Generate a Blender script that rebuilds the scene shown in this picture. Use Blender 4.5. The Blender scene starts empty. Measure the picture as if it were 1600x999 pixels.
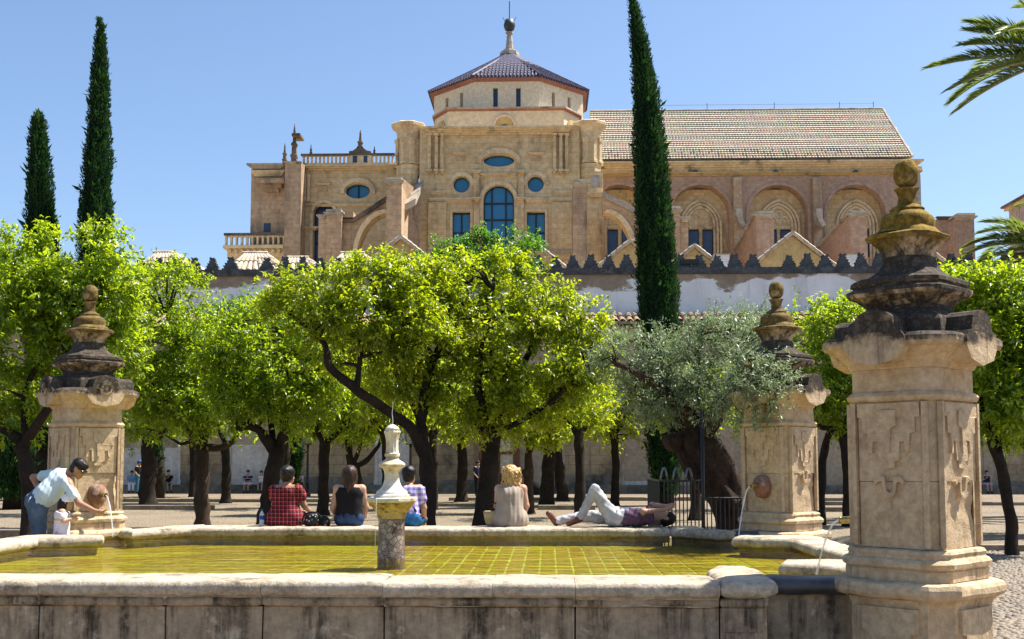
import bpy, math, random
import numpy as np
from mathutils import Vector, Matrix, noise
from mathutils.geometry import tessellate_polygon

scene = bpy.context.scene
COL = scene.collection
R = math.radians
# ------------------------------------------------------------------ camera
FPX, PITCH, YAW, CAMZ = 1800.0, R(4.5), math.atan(55/1800.0), 1.65
SHY = (722.0 - FPX*math.tan(PITCH) - 499.5)/1600.0
cam_d = bpy.data.cameras.new('camera'); cam = bpy.data.objects.new('camera', cam_d); COL.objects.link(cam)
cam.location = (0, 0, CAMZ); cam.rotation_euler = (R(90)+PITCH, 0, YAW)
cam_d.sensor_width = 36.0; cam_d.lens = FPX/1600.0*36.0; cam_d.shift_y = SHY
cam_d.clip_start = 0.1; cam_d.clip_end = 3000
scene.camera = cam
scene.render.resolution_x, scene.render.resolution_y = 1024, 639
# ------------------------------------------------------------------ sky and sun
SUN_EL, SUN_AZ = R(60), R(68)          # azimuth from +Y (south) towards +X (west)
w = bpy.data.worlds.new('World'); scene.world = w; w.use_nodes = True
nt = w.node_tree; bg = nt.nodes['Background']
sk = nt.nodes.new('ShaderNodeTexSky'); sk.sky_type = 'NISHITA'; sk.sun_disc = False
sk.sun_elevation = SUN_EL; sk.sun_rotation = SUN_AZ; sk.altitude = 100
sk.air_density = 1.0; sk.dust_density = 1.3; sk.ozone_density = 4.5
nt.links.new(sk.outputs[0], bg.inputs[0]); bg.inputs[1].default_value = 0.086
sd = bpy.data.lights.new('sun', 'SUN'); sun = bpy.data.objects.new('sun', sd); COL.objects.link(sun)
sd.energy = 5.0; sd.angle = R(0.53); sd.color = (1.0, 0.94, 0.84)
sdir = Vector((math.sin(SUN_AZ)*math.cos(SUN_EL), math.cos(SUN_AZ)*math.cos(SUN_EL), math.sin(SUN_EL)))
sun.rotation_euler = sdir.to_track_quat('Z', 'Y').to_euler(); sun.location = sdir*200
vs = scene.view_settings; vs.view_transform = 'Standard'; vs.look = 'None'; vs.exposure = 1.18; vs.gamma = 1.0
vs.use_curve_mapping = False
scene.cycles.max_bounces = 6; scene.cycles.transparent_max_bounces = 16
scene.cycles.caustics_reflective = False; scene.cycles.caustics_refractive = False
# ------------------------------------------------------------------ pixel -> place at a given distance
_fw = Vector((-math.sin(YAW)*math.cos(PITCH), math.cos(YAW)*math.cos(PITCH), math.sin(PITCH)))
_rt = Vector((math.cos(YAW), math.sin(YAW), 0)); _up = _rt.cross(_fw)
PPY = 499.5 + SHY*1600
def U(px, py, Y):
    d = _rt*((px-800)/FPX) + _up*((PPY-py)/FPX) + _fw
    t = Y/d.y
    return Vector((d.x*t, Y, CAMZ + d.z*t))
def UZ(px, py, z=0.0):
    d = _rt*((px-800)/FPX) + _up*((PPY-py)/FPX) + _fw
    t = (z-CAMZ)/d.z
    return Vector((d.x*t, d.y*t, z))
rnd = random.Random(7)
# ------------------------------------------------------------------ objects
ORG = {}
def tag(o, label=None, cat=None, group=None, kind=None):
    if label: o['label'] = label
    if cat: o['category'] = cat
    if group: o['group'] = group
    if kind: o['kind'] = kind
    return o
def thing(name, loc, label, cat, group=None):
    o = bpy.data.objects.new(name, None); COL.objects.link(o); o.location = loc; o.empty_display_size = .3
    ORG[o.name] = Vector(loc)
    return tag(o, label, cat, group)
class MB:
    def __init__(s): s.v = []; s.f = []; s.m = []
    def add(s, vs, fs, mi=0):
        b = len(s.v); s.v += [tuple(p) for p in vs]; s.f += [tuple(i+b for i in f) for f in fs]; s.m += [mi]*len(fs)
        return s
    def box(s, x0, x1, y0, y1, z0, z1, mi=0):
        return s.add([(x0,y0,z0),(x1,y0,z0),(x1,y1,z0),(x0,y1,z0),(x0,y0,z1),(x1,y0,z1),(x1,y1,z1),(x0,y1,z1)],
                     [(3,2,1,0),(4,5,6,7),(0,1,5,4),(1,2,6,5),(2,3,7,6),(3,0,4,7)], mi)
    def rings(s, rings, cap=True, mi=0, closed=True):
        n = len(rings[0]); vs = [p for r in rings for p in r]; fs = []
        for k in range(len(rings)-1):
            for i in range(n if closed else n-1):
                j = (i+1) % n
                fs.append((k*n+i, k*n+j, (k+1)*n+j, (k+1)*n+i))
        if cap:
            fs.append(tuple(range(n))[::-1]); fs.append(tuple((len(rings)-1)*n+i for i in range(n)))
        return s.add(vs, fs, mi)
    def lathe(s, prof, c=(0,0,0), n=16, mi=0):
        c = Vector(c)
        return s.rings([[c+Vector((r*math.cos(2*math.pi*i/n), r*math.sin(2*math.pi*i/n), z)) for i in range(n)] for r, z in prof], True, mi)
    def tube(s, pts, rad, n=6, mi=0, cap=True, jit=0.0):
        pts = [Vector(p) for p in pts]
        if not isinstance(rad, (list, tuple)): rad = [rad]*len(pts)
        rings = []; ref = None
        for k, p in enumerate(pts):
            t = (pts[min(k+1, len(pts)-1)] - pts[max(k-1, 0)])
            t = t.normalized() if t.length > 1e-9 else Vector((0,0,1))
            if ref is None:
                ref = t.cross(Vector((0,1,0)) if abs(t.y) < .9 else Vector((1,0,0))).normalized()
            ref = (ref - t*ref.dot(t)).normalized(); b = t.cross(ref)
            rings.append([p + (ref*math.cos(2*math.pi*i/n)+b*math.sin(2*math.pi*i/n))*rad[k]*(1+jit*noise.noise(p*3+Vector((i*1.7,0,0)))) for i in range(n)])
        return s.rings(rings, cap, mi)
    def poly(s, loop, fn, d0, d1, holes=(), reveal=None, mi=0, back=False):
        """loop (u,v) extruded from depth d0 to d1 through fn(u,v,d); holes are cut through, their sides go to reveal"""
        loops = [list(loop)] + [list(h) for h in holes]
        tris = tessellate_polygon([[Vector((u, v, 0)) for u, v in L] for L in loops])
        flat = [p for L in loops for p in L]
        s.add([fn(u, v, d0) for u, v in flat], tris, mi)
        if back: s.add([fn(u, v, d1) for u, v in flat], [t[::-1] for t in tris], mi)
        for k, L in enumerate(loops):
            n = len(L); e = d1 if k == 0 else (reveal if reveal is not None else d1)
            s.add([fn(u, v, d0) for u, v in L]+[fn(u, v, e) for u, v in L], [(i, (i+1) % n, n+(i+1) % n, n+i) for i in range(n)], mi)
        return s
def mesh_of(name, v, f, mats, mi=None, smooth=False):
    me = bpy.data.meshes.new(name)
    me.from_pydata([tuple(p) for p in v], [], [tuple(x) for x in f])
    for m in (mats if isinstance(mats, (list, tuple)) else [mats]): me.materials.append(m)
    if mi is not None and any(mi): me.polygons.foreach_set('material_index', mi)
    if smooth: me.polygons.foreach_set('use_smooth', [True]*len(me.polygons))
    me.update(); return me
def fixn(me):
    import bmesh
    bm = bmesh.new(); bm.from_mesh(me); bmesh.ops.remove_doubles(bm, verts=bm.verts, dist=1e-5)
    bmesh.ops.recalc_face_normals(bm, faces=bm.faces); bm.to_mesh(me); bm.free()
def add(name, mb, mats, parent=None, smooth=False, org=None, fix=True, kind=None, wear=None, sharp=None):
    """links one mesh; verts are given in world space"""
    o0 = ORG[parent.name] if parent else Vector(org or (0,0,0))
    vv = [Vector(p) for p in mb.v]
    if wear:
        a, fr = wear[0], wear[1]
        vv = [p + noise.noise_vector(p*fr)*a + noise.noise_vector(p*fr*3.1)*a*.5 for p in vv]
    me = mesh_of(name, [p-o0 for p in vv], mb.f, mats, mb.m, smooth)
    if fix: fixn(me)
    if smooth and sharp is not None: me.set_sharp_from_angle(angle=R(sharp))
    o = bpy.data.objects.new(name, me); COL.objects.link(o)
    if parent: o.parent = parent
    else: o.location = o0
    ORG[o.name] = o0
    if kind: o['kind'] = kind
    return o
def inst(name, me, loc, parent=None, rot=(0,0,0), scl=(1,1,1)):
    o = bpy.data.objects.new(name, me); COL.objects.link(o)
    base = ORG[parent.name] if parent else Vector((0,0,0))
    o.parent = parent; o.location = Vector(loc)-base; o.rotation_euler = rot; o.scale = scl
    ORG[o.name] = Vector(loc)
    return o
def np_mesh(name, V, Fq, mat, smooth=False, attr=None, nside=3):
    V = np.asarray(V, dtype=np.float32); Fq = np.asarray(Fq, dtype=np.int32)
    me = bpy.data.meshes.new(name)
    me.vertices.add(len(V)); me.vertices.foreach_set('co', V.ravel())
    me.loops.add(Fq.size); me.loops.foreach_set('vertex_index', Fq.ravel())
    me.polygons.add(len(Fq)); me.polygons.foreach_set('loop_start', np.arange(0, Fq.size, nside, dtype=np.int32))
    if smooth: me.polygons.foreach_set('use_smooth', np.ones(len(Fq), dtype=bool))
    if attr is not None:
        for an, av in attr.items():
            a = me.attributes.new(an, 'FLOAT', 'POINT'); a.data.foreach_set('value', np.asarray(av, dtype=np.float32))
    me.materials.append(mat); me.update(calc_edges=True); me.validate()
    return me
def link_mesh(name, me, parent=None, loc=None, kind=None):
    o = bpy.data.objects.new(name, me); COL.objects.link(o); o.parent = parent
    if loc is not None: o.location = loc
    ORG[o.name] = ORG[parent.name] if parent else Vector(loc or (0,0,0))
    if kind: o['kind'] = kind
    return o
# ------------------------------------------------------------------ materials
class NT:
    def __init__(s, name):
        s.m = bpy.data.materials.new(name); s.m.use_nodes = True; s.t = s.m.node_tree
        s.p = s.t.nodes['Principled BSDF']; s.out = s.t.nodes['Material Output']
        s.tc = s.t.nodes.new('ShaderNodeTexCoord')
    def n(s, typ, **kw):
        x = s.t.nodes.new(typ)
        for k, v in kw.items(): setattr(x, k, v)
        return x
    def l(s, a, b): s.t.links.new(a, b)
    def setin(s, sock, v):
        if hasattr(v, 'links') or isinstance(v, bpy.types.NodeSocket): s.l(v, sock)
        else: sock.default_value = (tuple(v)+(1,) if isinstance(v, (tuple, list)) and len(v) == 3 and sock.type == 'RGBA' else v)
    def vec(s, scale=(1,1,1), swz=None, src='Object'):
        v = s.tc.outputs[src]
        if swz:
            sp = s.n('ShaderNodeSeparateXYZ'); s.l(v, sp.inputs[0]); cb = s.n('ShaderNodeCombineXYZ')
            ad = s.math('ADD', sp.outputs[0], sp.outputs[1]); s.l(ad, cb.inputs[0]); s.l(sp.outputs[2], cb.inputs[1]); v = cb.outputs[0]
        mp = s.n('ShaderNodeMapping'); mp.inputs['Scale'].default_value = scale; s.l(v, mp.inputs[0]); return mp.outputs[0]
    def noise(s, scale, detail=5, rough=.6, vec=None, dist=0.0):
        x = s.n('ShaderNodeTexNoise'); x.inputs['Scale'].default_value = scale; x.inputs['Detail'].default_value = detail
        x.inputs['Roughness'].default_value = rough; x.inputs['Distortion'].default_value = dist
        s.l(vec if vec is not None else s.tc.outputs['Object'], x.inputs['Vector']); return x.outputs['Fac']
    def vor(s, scale, feat='F1', vec=None, out='Distance'):
        x = s.n('ShaderNodeTexVoronoi', feature=feat); x.inputs['Scale'].default_value = scale
        s.l(vec if vec is not None else s.tc.outputs['Object'], x.inputs['Vector']); return x.outputs[out]
    def ramp(s, fac, a, b, smooth=True):
        x = s.n('ShaderNodeMapRange', interpolation_type='SMOOTHSTEP' if smooth else 'LINEAR'); s.l(fac, x.inputs[0])
        x.inputs[1].default_value = a; x.inputs[2].default_value = b; return x.outputs[0]
    def math(s, op, a, b=0.0):
        x = s.n('ShaderNodeMath', operation=op); s.setin(x.inputs[0], a); s.setin(x.inputs[1], b); return x.outputs[0]
    def mix(s, fac, a, b, mode='MIX'):
        x = s.n('ShaderNodeMix', data_type='RGBA', blend_type=mode); s.setin(x.inputs[0], fac); s.setin(x.inputs[6], a); s.setin(x.inputs[7], b); return x.outputs[2]
    def z(s):
        sp = s.n('ShaderNodeSeparateXYZ'); s.l(s.tc.outputs['Object'], sp.inputs[0]); return sp.outputs
    def bump(s, h, strength=.4, dist=.02, prev=None):
        x = s.n('ShaderNodeBump'); x.inputs['Strength'].default_value = strength; x.inputs['Distance'].default_value = dist
        s.l(h, x.inputs['Height'])
        if prev is not None: s.l(prev, x.inputs['Normal'])
        return x.outputs[0]
    def fin(s, col, rough=.8, nrm=None, spec=.3, **kw):
        s.setin(s.p.inputs['Base Color'], col); s.setin(s.p.inputs['Roughness'], rough); s.p.inputs['Specular IOR Level'].default_value = spec
        if nrm is not None: s.l(nrm, s.p.inputs['Normal'])
        for k, v in kw.items(): s.setin(s.p.inputs[k], v)
        return s.m
def plain(name, col, rough=.7, spec=.3, var=.25, vs=6.0, bump=.0, metal=0.0):
    k = NT(name); nz = k.noise(vs, 5)
    c = k.mix(k.ramp(nz, .3, .7), tuple(x*(1-var) for x in col), tuple(min(1, x*(1+var)) for x in col))
    return k.fin(c, rough, k.bump(nz, bump, .01) if bump else None, spec, Metallic=metal)
def stone(name, c1, c2, fine=9.0, big=.7, stain=None, st_amt=(.52, .72), st_scale=(1.2, 1.2, .25), brick=None, mortar=None, bump=.5, bdist=.02, pits=True, rough=.88, patch=None, con=.28):
    k = NT(name); nb = k.noise(big, 6, .62); nf = k.noise(fine, 6, .7)
    c = k.mix(k.ramp(nb, .35, .66), c1, c2)
    c = k.mix(k.ramp(nf, .25, .8), k.mix(con, c, (0.0,0.0,0.0)), k.mix(.25, c, tuple(min(.95, x*1.7) for x in c1)))
    h = k.math('ADD', nf, k.math('MULTIPLY', nb, .5)); nrm = None
    if brick:
        b = k.n('ShaderNodeTexBrick'); k.l(k.vec((1,1,1), True), b.inputs['Vector'])
        b.inputs['Scale'].default_value = 1.0; b.inputs['Brick Width'].default_value = brick[0]; b.inputs['Row Height'].default_value = brick[1]
        b.inputs['Mortar Size'].default_value = brick[2]; b.inputs['Mortar Smooth'].default_value = .3; b.inputs['Bias'].default_value = 0
        b.inputs['Color1'].default_value = (1,1,1,1); b.inputs['Color2'].default_value = (.84,.81,.76,1); b.inputs['Mortar'].default_value = tuple(mortar or (.6,.55,.5))+(1,)
        c = k.mix(.8, c, b.outputs[0], 'MULTIPLY'); nrm = k.bump(b.outputs['Fac'], -.35, .03)
    if patch:
        pn = k.noise(patch[1], 7, .65, dist=.6); c = k.mix(k.ramp(pn, patch[2], patch[2]+.04), c, patch[0])
    if stain:
        ns = k.noise(1.0, 7, .68, k.vec(tuple(st_scale)))
        n2 = k.noise(fine*.6, 4, .7); f = k.math('MULTIPLY', k.ramp(ns, *st_amt), k.ramp(n2, .2, .62))
        c = k.mix(f, c, stain)
    if pits:
        vo = k.vor(fine*2.2); h = k.math('ADD', h, k.math('MULTIPLY', k.ramp(vo, 0, .22), .35))
    return k.fin(c, rough, k.bump(h, bump, bdist, nrm), .2)
M = {}
# cathedral and walls
M['sand'] = stone('cathedral_sandstone', (.80,.60,.35), (.66,.46,.25), 2.2, .18, (.16,.115,.075), (.52,.72), (.35,.35,.08), (1.1,.48,.02), (.62,.58,.5), .5, .05)
M['sand2'] = stone('weathered_sandstone', (.58,.42,.27), (.45,.31,.20), 2.2, .22, (.12,.09,.07), (.5,.72), (.4,.4,.1), (1.0,.45,.02), (.62,.58,.5), .6, .06)
M['trim'] = stone('moulding_stone', (.82,.62,.37), (.68,.48,.27), 2.6, .3, (.13,.095,.065), (.51,.70), (.5,.5,.25), None, None, .4, .03)
M['cap'] = stone('pale_coping_stone', (.50,.45,.37), (.36,.31,.25), 3, .4, (.1,.09,.08), (.5,.7), (.7,.7,.4), None, None, .4, .03)
M['darkcap'] = stone('dark_weathered_coping', (.22,.17,.12), (.12,.095,.075), 3, .5, (.05,.045,.04), (.45,.65), (.7,.7,.5), None, None, .5, .04)
M['pink'] = stone('pink_brick', (.54,.38,.28), (.44,.305,.225), 2.5, .2, (.13,.095,.075), (.52,.76), (.4,.4,.12), (.5,.16,.02), (.75,.7,.65), .4, .03)
M['cream'] = stone('cream_render', (.80,.66,.46), (.75,.60,.41), 3, .15, (.4,.3,.2), (.6,.85), (.5,.5,.1), None, None, .15, .01, False)
M['ochre'] = stone('ochre_render', (.60,.42,.19), (.52,.36,.16), 3, .3, (.12,.09,.06), (.55,.75), (1.2,1.2,.35), None, None, .2, .02, False)
M['redbrick'] = stone('red_brick_cornice', (.33,.15,.115), (.25,.115,.09), 4, .6, None, bump=.3)
M['glass'] = NT('blue_window_glass').fin((.012,.16,.34), .25, None, .6)  # sky reflection and blue film put into the base colour
_k = NT('leaded_dark_glass'); M['glassd'] = _k.fin(_k.mix(_k.ramp(_k.noise(3), .3, .7), (.015,.035,.085), (.025,.055,.12)), .3, _k.bump(_k.vor(3.0), .3, .02), .5)
M['mullion'] = plain('dark_window_frame', (.02,.025,.035), .5)
M['slate'] = plain('dark_glazed_tile', (.05,.045,.085), .6, .3, .5, 5.0)
M['lead'] = plain('lead_sheet', (.05,.055,.065), .4, .5, .4, 5.0, .3)
M['metal'] = plain('dark_bronze', (.03,.04,.04), .5, .5, .3, 4)
M['merlon'] = stone('black_lichen_stone', (.11,.115,.12), (.045,.048,.053), 6, 1.4, (.19,.18,.16), (.54,.68), (2,2,2), None, None, .7, .06)
M['white'] = stone('peeling_white_plaster', (.76,.75,.73), (.66,.655,.64), 2.5, .3, (.42,.34,.24), (.55,.62), (.16,.16,.2), None, None, .25, .02, False)
_k = NT('peeling_white_wall'); _z = _k.z(); _n = _k.noise(1.0, 8, .62, _k.vec((.13,.13,.3))); _n2 = _k.noise(1.0, 6, .7, _k.vec((1.2,1.2,.12)))
_c = _k.mix(_k.ramp(_k.noise(.8, 6), .35, .7), (.86,.86,.86), (.74,.74,.74))
_c = _k.mix(_k.math('MULTIPLY', _k.ramp(_n2, .5, .75), .5), _c, (.34,.31,.27))
_e = _k.math('ADD', _k.math('MULTIPLY', _n, 4.6), _k.math('MULTIPLY', _z[2], .55)); _f = _k.ramp(_e, 8.58, 8.72)
_c = _k.mix(_f, _c, _k.mix(_k.ramp(_k.noise(2.5, 6), .35, .65), (.36,.28,.20), (.27,.21,.16)))
M['wallw'] = _k.fin(_c, .9, _k.bump(_f, -.6, .04), .2)
M['plast'] = stone('grey_plaster', (.47,.37,.26), (.36,.28,.195), 4, .3, (.17,.13,.09), (.48,.72), (.5,.5,.2), None, None, .25, .02, False)
M['plastw'] = stone('whitewashed_plaster', (.68,.63,.55), (.57,.52,.45), 4, .4, (.30,.27,.23), (.55,.8), (.6,.6,.25), None, None, .25, .02, False)
M['ashlar'] = stone('old_ashlar', (.48,.365,.22), (.35,.265,.165), 4, .5, (.10,.08,.055), (.5,.72), (.5,.5,.3), (1.1,.5,.02), (.55,.5,.45), .6, .04)
M['plinth'] = stone('damp_plinth', (.30,.25,.19), (.16,.135,.11), 4, .7, (.07,.06,.05), (.45,.7), (.6,.6,.4), None, None, .6, .04)
M['tile'] = stone('clay_roof_tile', (.42,.30,.20), (.27,.185,.125), 5, .9, (.10,.085,.07), (.48,.7), (1,1,1), None, None, .4, .03)
M['tilep'] = stone('pale_clay_tile', (.56,.47,.36), (.40,.32,.23), 4, .9, (.14,.11,.09), (.5,.72), (1,1,1), None, None, .4, .03)
# fountain
M['wallf'] = stone('stained_limestone_slab', (.47,.37,.255), (.31,.235,.16), 16, 2.0, (.045,.034,.025), (.43,.66), (7,7,.6), None, None, .7, .014, con=.38, patch=((.50,.42,.31), 3.0, .60))
M['rim'] = stone('worn_limestone_coping', (.54,.465,.36), (.39,.315,.225), 20, 2.4, (.09,.075,.055), (.50,.72), (3,3,3), None, None, .9, .016, patch=((.44,.30,.17), 5.0, .66), con=.42)
def pillar_mat(name, black, lichen):
    k = NT(name); z = k.z()[2]; nb = k.noise(1.7, 7, .65); nf = k.noise(15, 6, .72); nm = k.noise(4.5, 6, .7)
    c = k.mix(k.ramp(nb, .35, .66), (.64,.475,.295), (.49,.35,.21))
    c = k.mix(k.ramp(nf, .2, .8), k.mix(.38, c, (0.,0.,0.)), k.mix(.25, c, (.85,.70,.48)))
    c = k.mix(k.math('MULTIPLY', k.ramp(nm, .56, .68), .55), c, (.40,.27,.13))
    c = k.mix(k.math('MULTIPLY', k.ramp(k.noise(1.0, 6, .7, k.vec((4,4,.5))), .56, .74), .8), c, (.10,.08,.06))
    nz = k.n('ShaderNodeNewGeometry'); sp = k.n('ShaderNodeSeparateXYZ'); k.l(nz.outputs['Normal'], sp.inputs[0])
    e = k.math('ADD', k.math('MULTIPLY', k.ramp(z, 2.38, 2.62), .5), k.math('MULTIPLY', k.ramp(sp.outputs[2], -.3, .5), .42))
    e = k.math('ADD', e, k.math('MULTIPLY', k.math('SUBTRACT', nm, .5), .9))
    e = k.math('MAXIMUM', k.ramp(e, .40, .62), k.math('MULTIPLY', k.ramp(k.noise(1.0, 7, .74, k.vec((5,5,2.2))), .44, .56), k.ramp(z, 2.45, 2.62)))
    e = k.math('MULTIPLY', e, k.math('MULTIPLY', k.ramp(z, 2.33, 2.5), k.math('MULTIPLY', black, k.ramp(nf, .05, .5))))
    c = k.mix(e, c, k.mix(k.ramp(nf, .4, .7), (.022,.018,.015), (.13,.105,.08)))
    g = k.math('MULTIPLY', k.ramp(k.math('ADD', z, k.math('MULTIPLY', nm, .35)), 3.42, 3.6), k.math('MULTIPLY', k.ramp(nm, .26, .48), lichen))
    c = k.mix(g, c, k.mix(k.ramp(nf, .35, .7), (.10,.062,.012), (.30,.20,.035)))
    h = k.math('ADD', nf, k.math('MULTIPLY', k.ramp(k.vor(30), 0, .25), .3)); h = k.math('ADD', h, nm)
    return k.fin(c, .9, k.bump(h, .75, .014), .15)
M['pil_a'] = pillar_mat('pillar_limestone_yellow_lichen', 1.0, 1.0)
M['pil_b'] = pillar_mat('pillar_limestone_black_crust', 1.0, .55)
M['marble'] = stone('white_marble_calcite', (.78,.74,.66), (.62,.54,.40), 14, 3.0, (.34,.20,.07), (.48,.66), (4,4,3), None, None, .6, .008, rough=.6)
M['marbley'] = stone('ochre_stained_marble', (.58,.44,.20), (.38,.25,.09), 14, 4.0, (.10,.075,.05), (.46,.62), (6,6,14), None, None, .7, .010, rough=.7)
_k = NT('brown_breccia'); _v = _k.vor(17, 'DISTANCE_TO_EDGE'); _cc = _k.vor(17, 'F1', out='Color'); _sp = _k.n('ShaderNodeSeparateColor'); _k.l(_cc, _sp.inputs[0])
_c = _k.mix(_k.ramp(_sp.outputs[0], .2, .9), (.20,.15,.12), (.34,.29,.25)); _c = _k.mix(_k.ramp(_v, .02, .07), (.06,.018,.012), _c)
_c = _k.mix(_k.ramp(_k.noise(5), .45, .65), _c, (.07,.035,.025)); M['breccia'] = _k.fin(_c, .35, _k.bump(_v, .3, .006), .5)
M['mask'] = stone('red_carved_marble', (.30,.15,.10), (.19,.10,.07), 18, 4, (.45,.38,.30), (.52,.7), (5,5,5), None, None, .5, .01, rough=.6)
M['brass'] = plain('old_brass', (.34,.25,.08), .35, .5, .4, 20, 0, .8)
_k = NT('pool_tile'); _i = _k.n('ShaderNodeObjectInfo'); _n = _k.noise(9, 5)
_a = _k.mix(_i.outputs['Random'], (.33,.235,.030), (.20,.165,.02)); M['ptile'] = _k.fin(_k.mix(_k.ramp(_k.noise(.9, 5), .42, .62), _k.mix(_k.ramp(_n, .3, .75), _a, (.18,.11,.014)), (.30,.29,.035)), .7)
M['grout'] = plain('pale_green_grout', (.40,.45,.17), .8, .2, .15)
# water: tinted clear surface with reflections
_k = NT('pool_water'); _t = _k.n('ShaderNodeBsdfTransparent'); _t.inputs[0].default_value = (.96,.93,.46,1)
_g = _k.n('ShaderNodeBsdfGlossy'); _g.inputs['Roughness'].default_value = .02; _fr = _k.n('ShaderNodeFresnel'); _fr.inputs[0].default_value = 1.33
_n1 = _k.noise(1.0, 3, .5, _k.vec((1.2,3.2,1))); _n2 = _k.noise(1.0, 3, .55, _k.vec((5,11,1)))
_b = _k.bump(_k.math('ADD', _n1, _k.math('MULTIPLY', _n2, .35)), 1.0, .07); _k.l(_b, _g.inputs['Normal']); _k.l(_b, _fr.inputs['Normal'])
_mx = _k.n('ShaderNodeMixShader'); _k.l(_k.math('MULTIPLY', _fr.outputs[0], .95), _mx.inputs[0]); _k.l(_t.outputs[0], _mx.inputs[1]); _k.l(_g.outputs[0], _mx.inputs[2]); _k.l(_mx.outputs[0], _k.out.inputs[0]); M['water'] = _k.m
_k = NT('falling_water'); _t = _k.n('ShaderNodeBsdfTransparent'); _mx = _k.n('ShaderNodeMixShader'); _mx.inputs[0].default_value = .5
_k.fin((.85,.88,.9), .15, None, .6); _k.l(_t.outputs[0], _mx.inputs[1]); _k.l(_k.p.outputs[0], _mx.inputs[2]); _k.l(_mx.outputs[0], _k.out.inputs[0]); M['jet'] = _k.m
# ground
_k = NT('cobbled_ground'); _v = _k.vor(9.0, 'DISTANCE_TO_EDGE'); _cc = _k.vor(9.0, 'F1', out='Color'); _sp = _k.n('ShaderNodeSeparateColor'); _k.l(_cc, _sp.inputs[0])
_c = _k.mix(_sp.outputs[0], (.26,.205,.145), (.17,.135,.098)); _c = _k.mix(_k.ramp(_k.noise(.35, 6), .35, .65), _c, (.27,.215,.15)); _c = _k.mix(_k.ramp(_v, 0, .06), (.13,.105,.08), _c)
_c = _k.mix(_k.math('MULTIPLY', _k.ramp(_k.noise(2.2, 6, .7), .5, .7), .5), _c, (.17,.14,.11))
M['ground'] = _k.fin(_c, .85, _k.bump(_k.ramp(_v, 0, .18), .8, .03), .25)
_k = NT('pebble'); _gi = _k.n('ShaderNodeNewGeometry'); _r = _gi.outputs['Random Per Island']
_c = _k.mix(_r, (.25,.205,.155), (.12,.10,.082)); _c = _k.mix(_k.ramp(_r, .8, .84), _c, (.30,.22,.14)); M['pebble'] = _k.fin(_k.mix(_k.ramp(_k.noise(30), .4, .7), _c, (.22,.185,.15)), .7, None, .3)
M['kerb'] = stone('kerb_stone', (.27,.22,.16), (.17,.135,.10), 8, 1.2, (.09,.08,.06), (.5,.72), (2,2,2), None, None, .5, .02)
# plants
def leaf_mat(name, dark, mid, young_lit, trans, rough=.34, spec=.5, tw=.44):
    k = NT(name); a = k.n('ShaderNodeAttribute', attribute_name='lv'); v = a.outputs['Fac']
    c = k.mix(k.ramp(v, .0, .6), dark, mid); c = k.mix(k.ramp(v, .62, 1.0), c, young_lit)  # pale end: young leaves, with crown highlights put into the colour
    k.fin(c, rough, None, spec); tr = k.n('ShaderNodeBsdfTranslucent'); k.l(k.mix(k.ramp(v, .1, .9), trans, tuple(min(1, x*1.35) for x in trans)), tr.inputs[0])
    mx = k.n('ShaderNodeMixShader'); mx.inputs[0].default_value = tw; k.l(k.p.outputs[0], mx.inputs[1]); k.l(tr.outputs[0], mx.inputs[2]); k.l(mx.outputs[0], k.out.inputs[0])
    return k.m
M['leaf'] = leaf_mat('orange_leaf', (.022,.050,.004), (.11,.165,.008), (.42,.44,.022), (.50,.60,.010))
M['leaf2'] = leaf_mat('bright_orange_leaf', (.022,.058,.005), (.105,.18,.010), (.38,.43,.02), (.46,.60,.012))
M['leaf3'] = leaf_mat('fresh_green_leaf', (.025,.075,.010), (.055,.13,.015), (.10,.19,.02), (.16,.36,.02))
M['cypress'] = leaf_mat('cypress_scale_leaf', (.008,.032,.011), (.018,.062,.015), (.06,.115,.02), (.035,.10,.015), .6, .2, .25)
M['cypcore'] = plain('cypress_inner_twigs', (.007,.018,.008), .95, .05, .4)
M['olive'] = leaf_mat('olive_leaf', (.085,.125,.065), (.22,.275,.16), (.45,.50,.35), (.24,.33,.12), .45, .4, .3)
M['palm'] = leaf_mat('palm_leaflet', (.05,.11,.03), (.11,.17,.03), (.26,.25,.05), (.26,.34,.05), .4, .4, .35)
M['rachis'] = plain('palm_rachis', (.30,.30,.14), .5)
M['bark'] = stone('dark_orange_bark', (.034,.024,.017), (.014,.010,.008), 16, 3, (.07,.052,.036), (.58,.78), (6,6,1.2), None, None, .8, .02)
M['barkp'] = stone('pale_young_bark', (.065,.042,.027), (.035,.023,.016), 20, 3, (.02,.015,.012), (.5,.75), (6,6,1.2), None, None, .8, .02)
M['obark'] = stone('old_olive_bark', (.075,.05,.032), (.026,.018,.013), 9, 2, (.016,.012,.01), (.46,.6), (7,7,1.4), None, None, 1.0, .05)
M['iron'] = plain('black_wrought_iron', (.012,.012,.014), .42, .5, .3, 30)
M['ironh'] = plain('grey_worn_iron', (.16,.18,.20), .35, .5, .3, 30, 0, .7)
M['lantern'] = NT('lantern_glass').fin((.3,.3,.28), .1, None, .5, Alpha=.35)
M['wood'] = plain('brown_door_wood', (.16,.065,.035), .6, .3, .3, 5)
M['panel'] = plain('pale_door_panel', (.55,.50,.36), .7)
# ================================================================== ground
def front(u, v, d): return (u, d, v)
gb = MB(); gb.add([(-400,-60,0),(400,-60,0),(400,900,0),(-400,900,0)], [(0,1,2,3)])
tag(add('ground', gb, M['ground'], fix=False), kind='structure')
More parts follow.
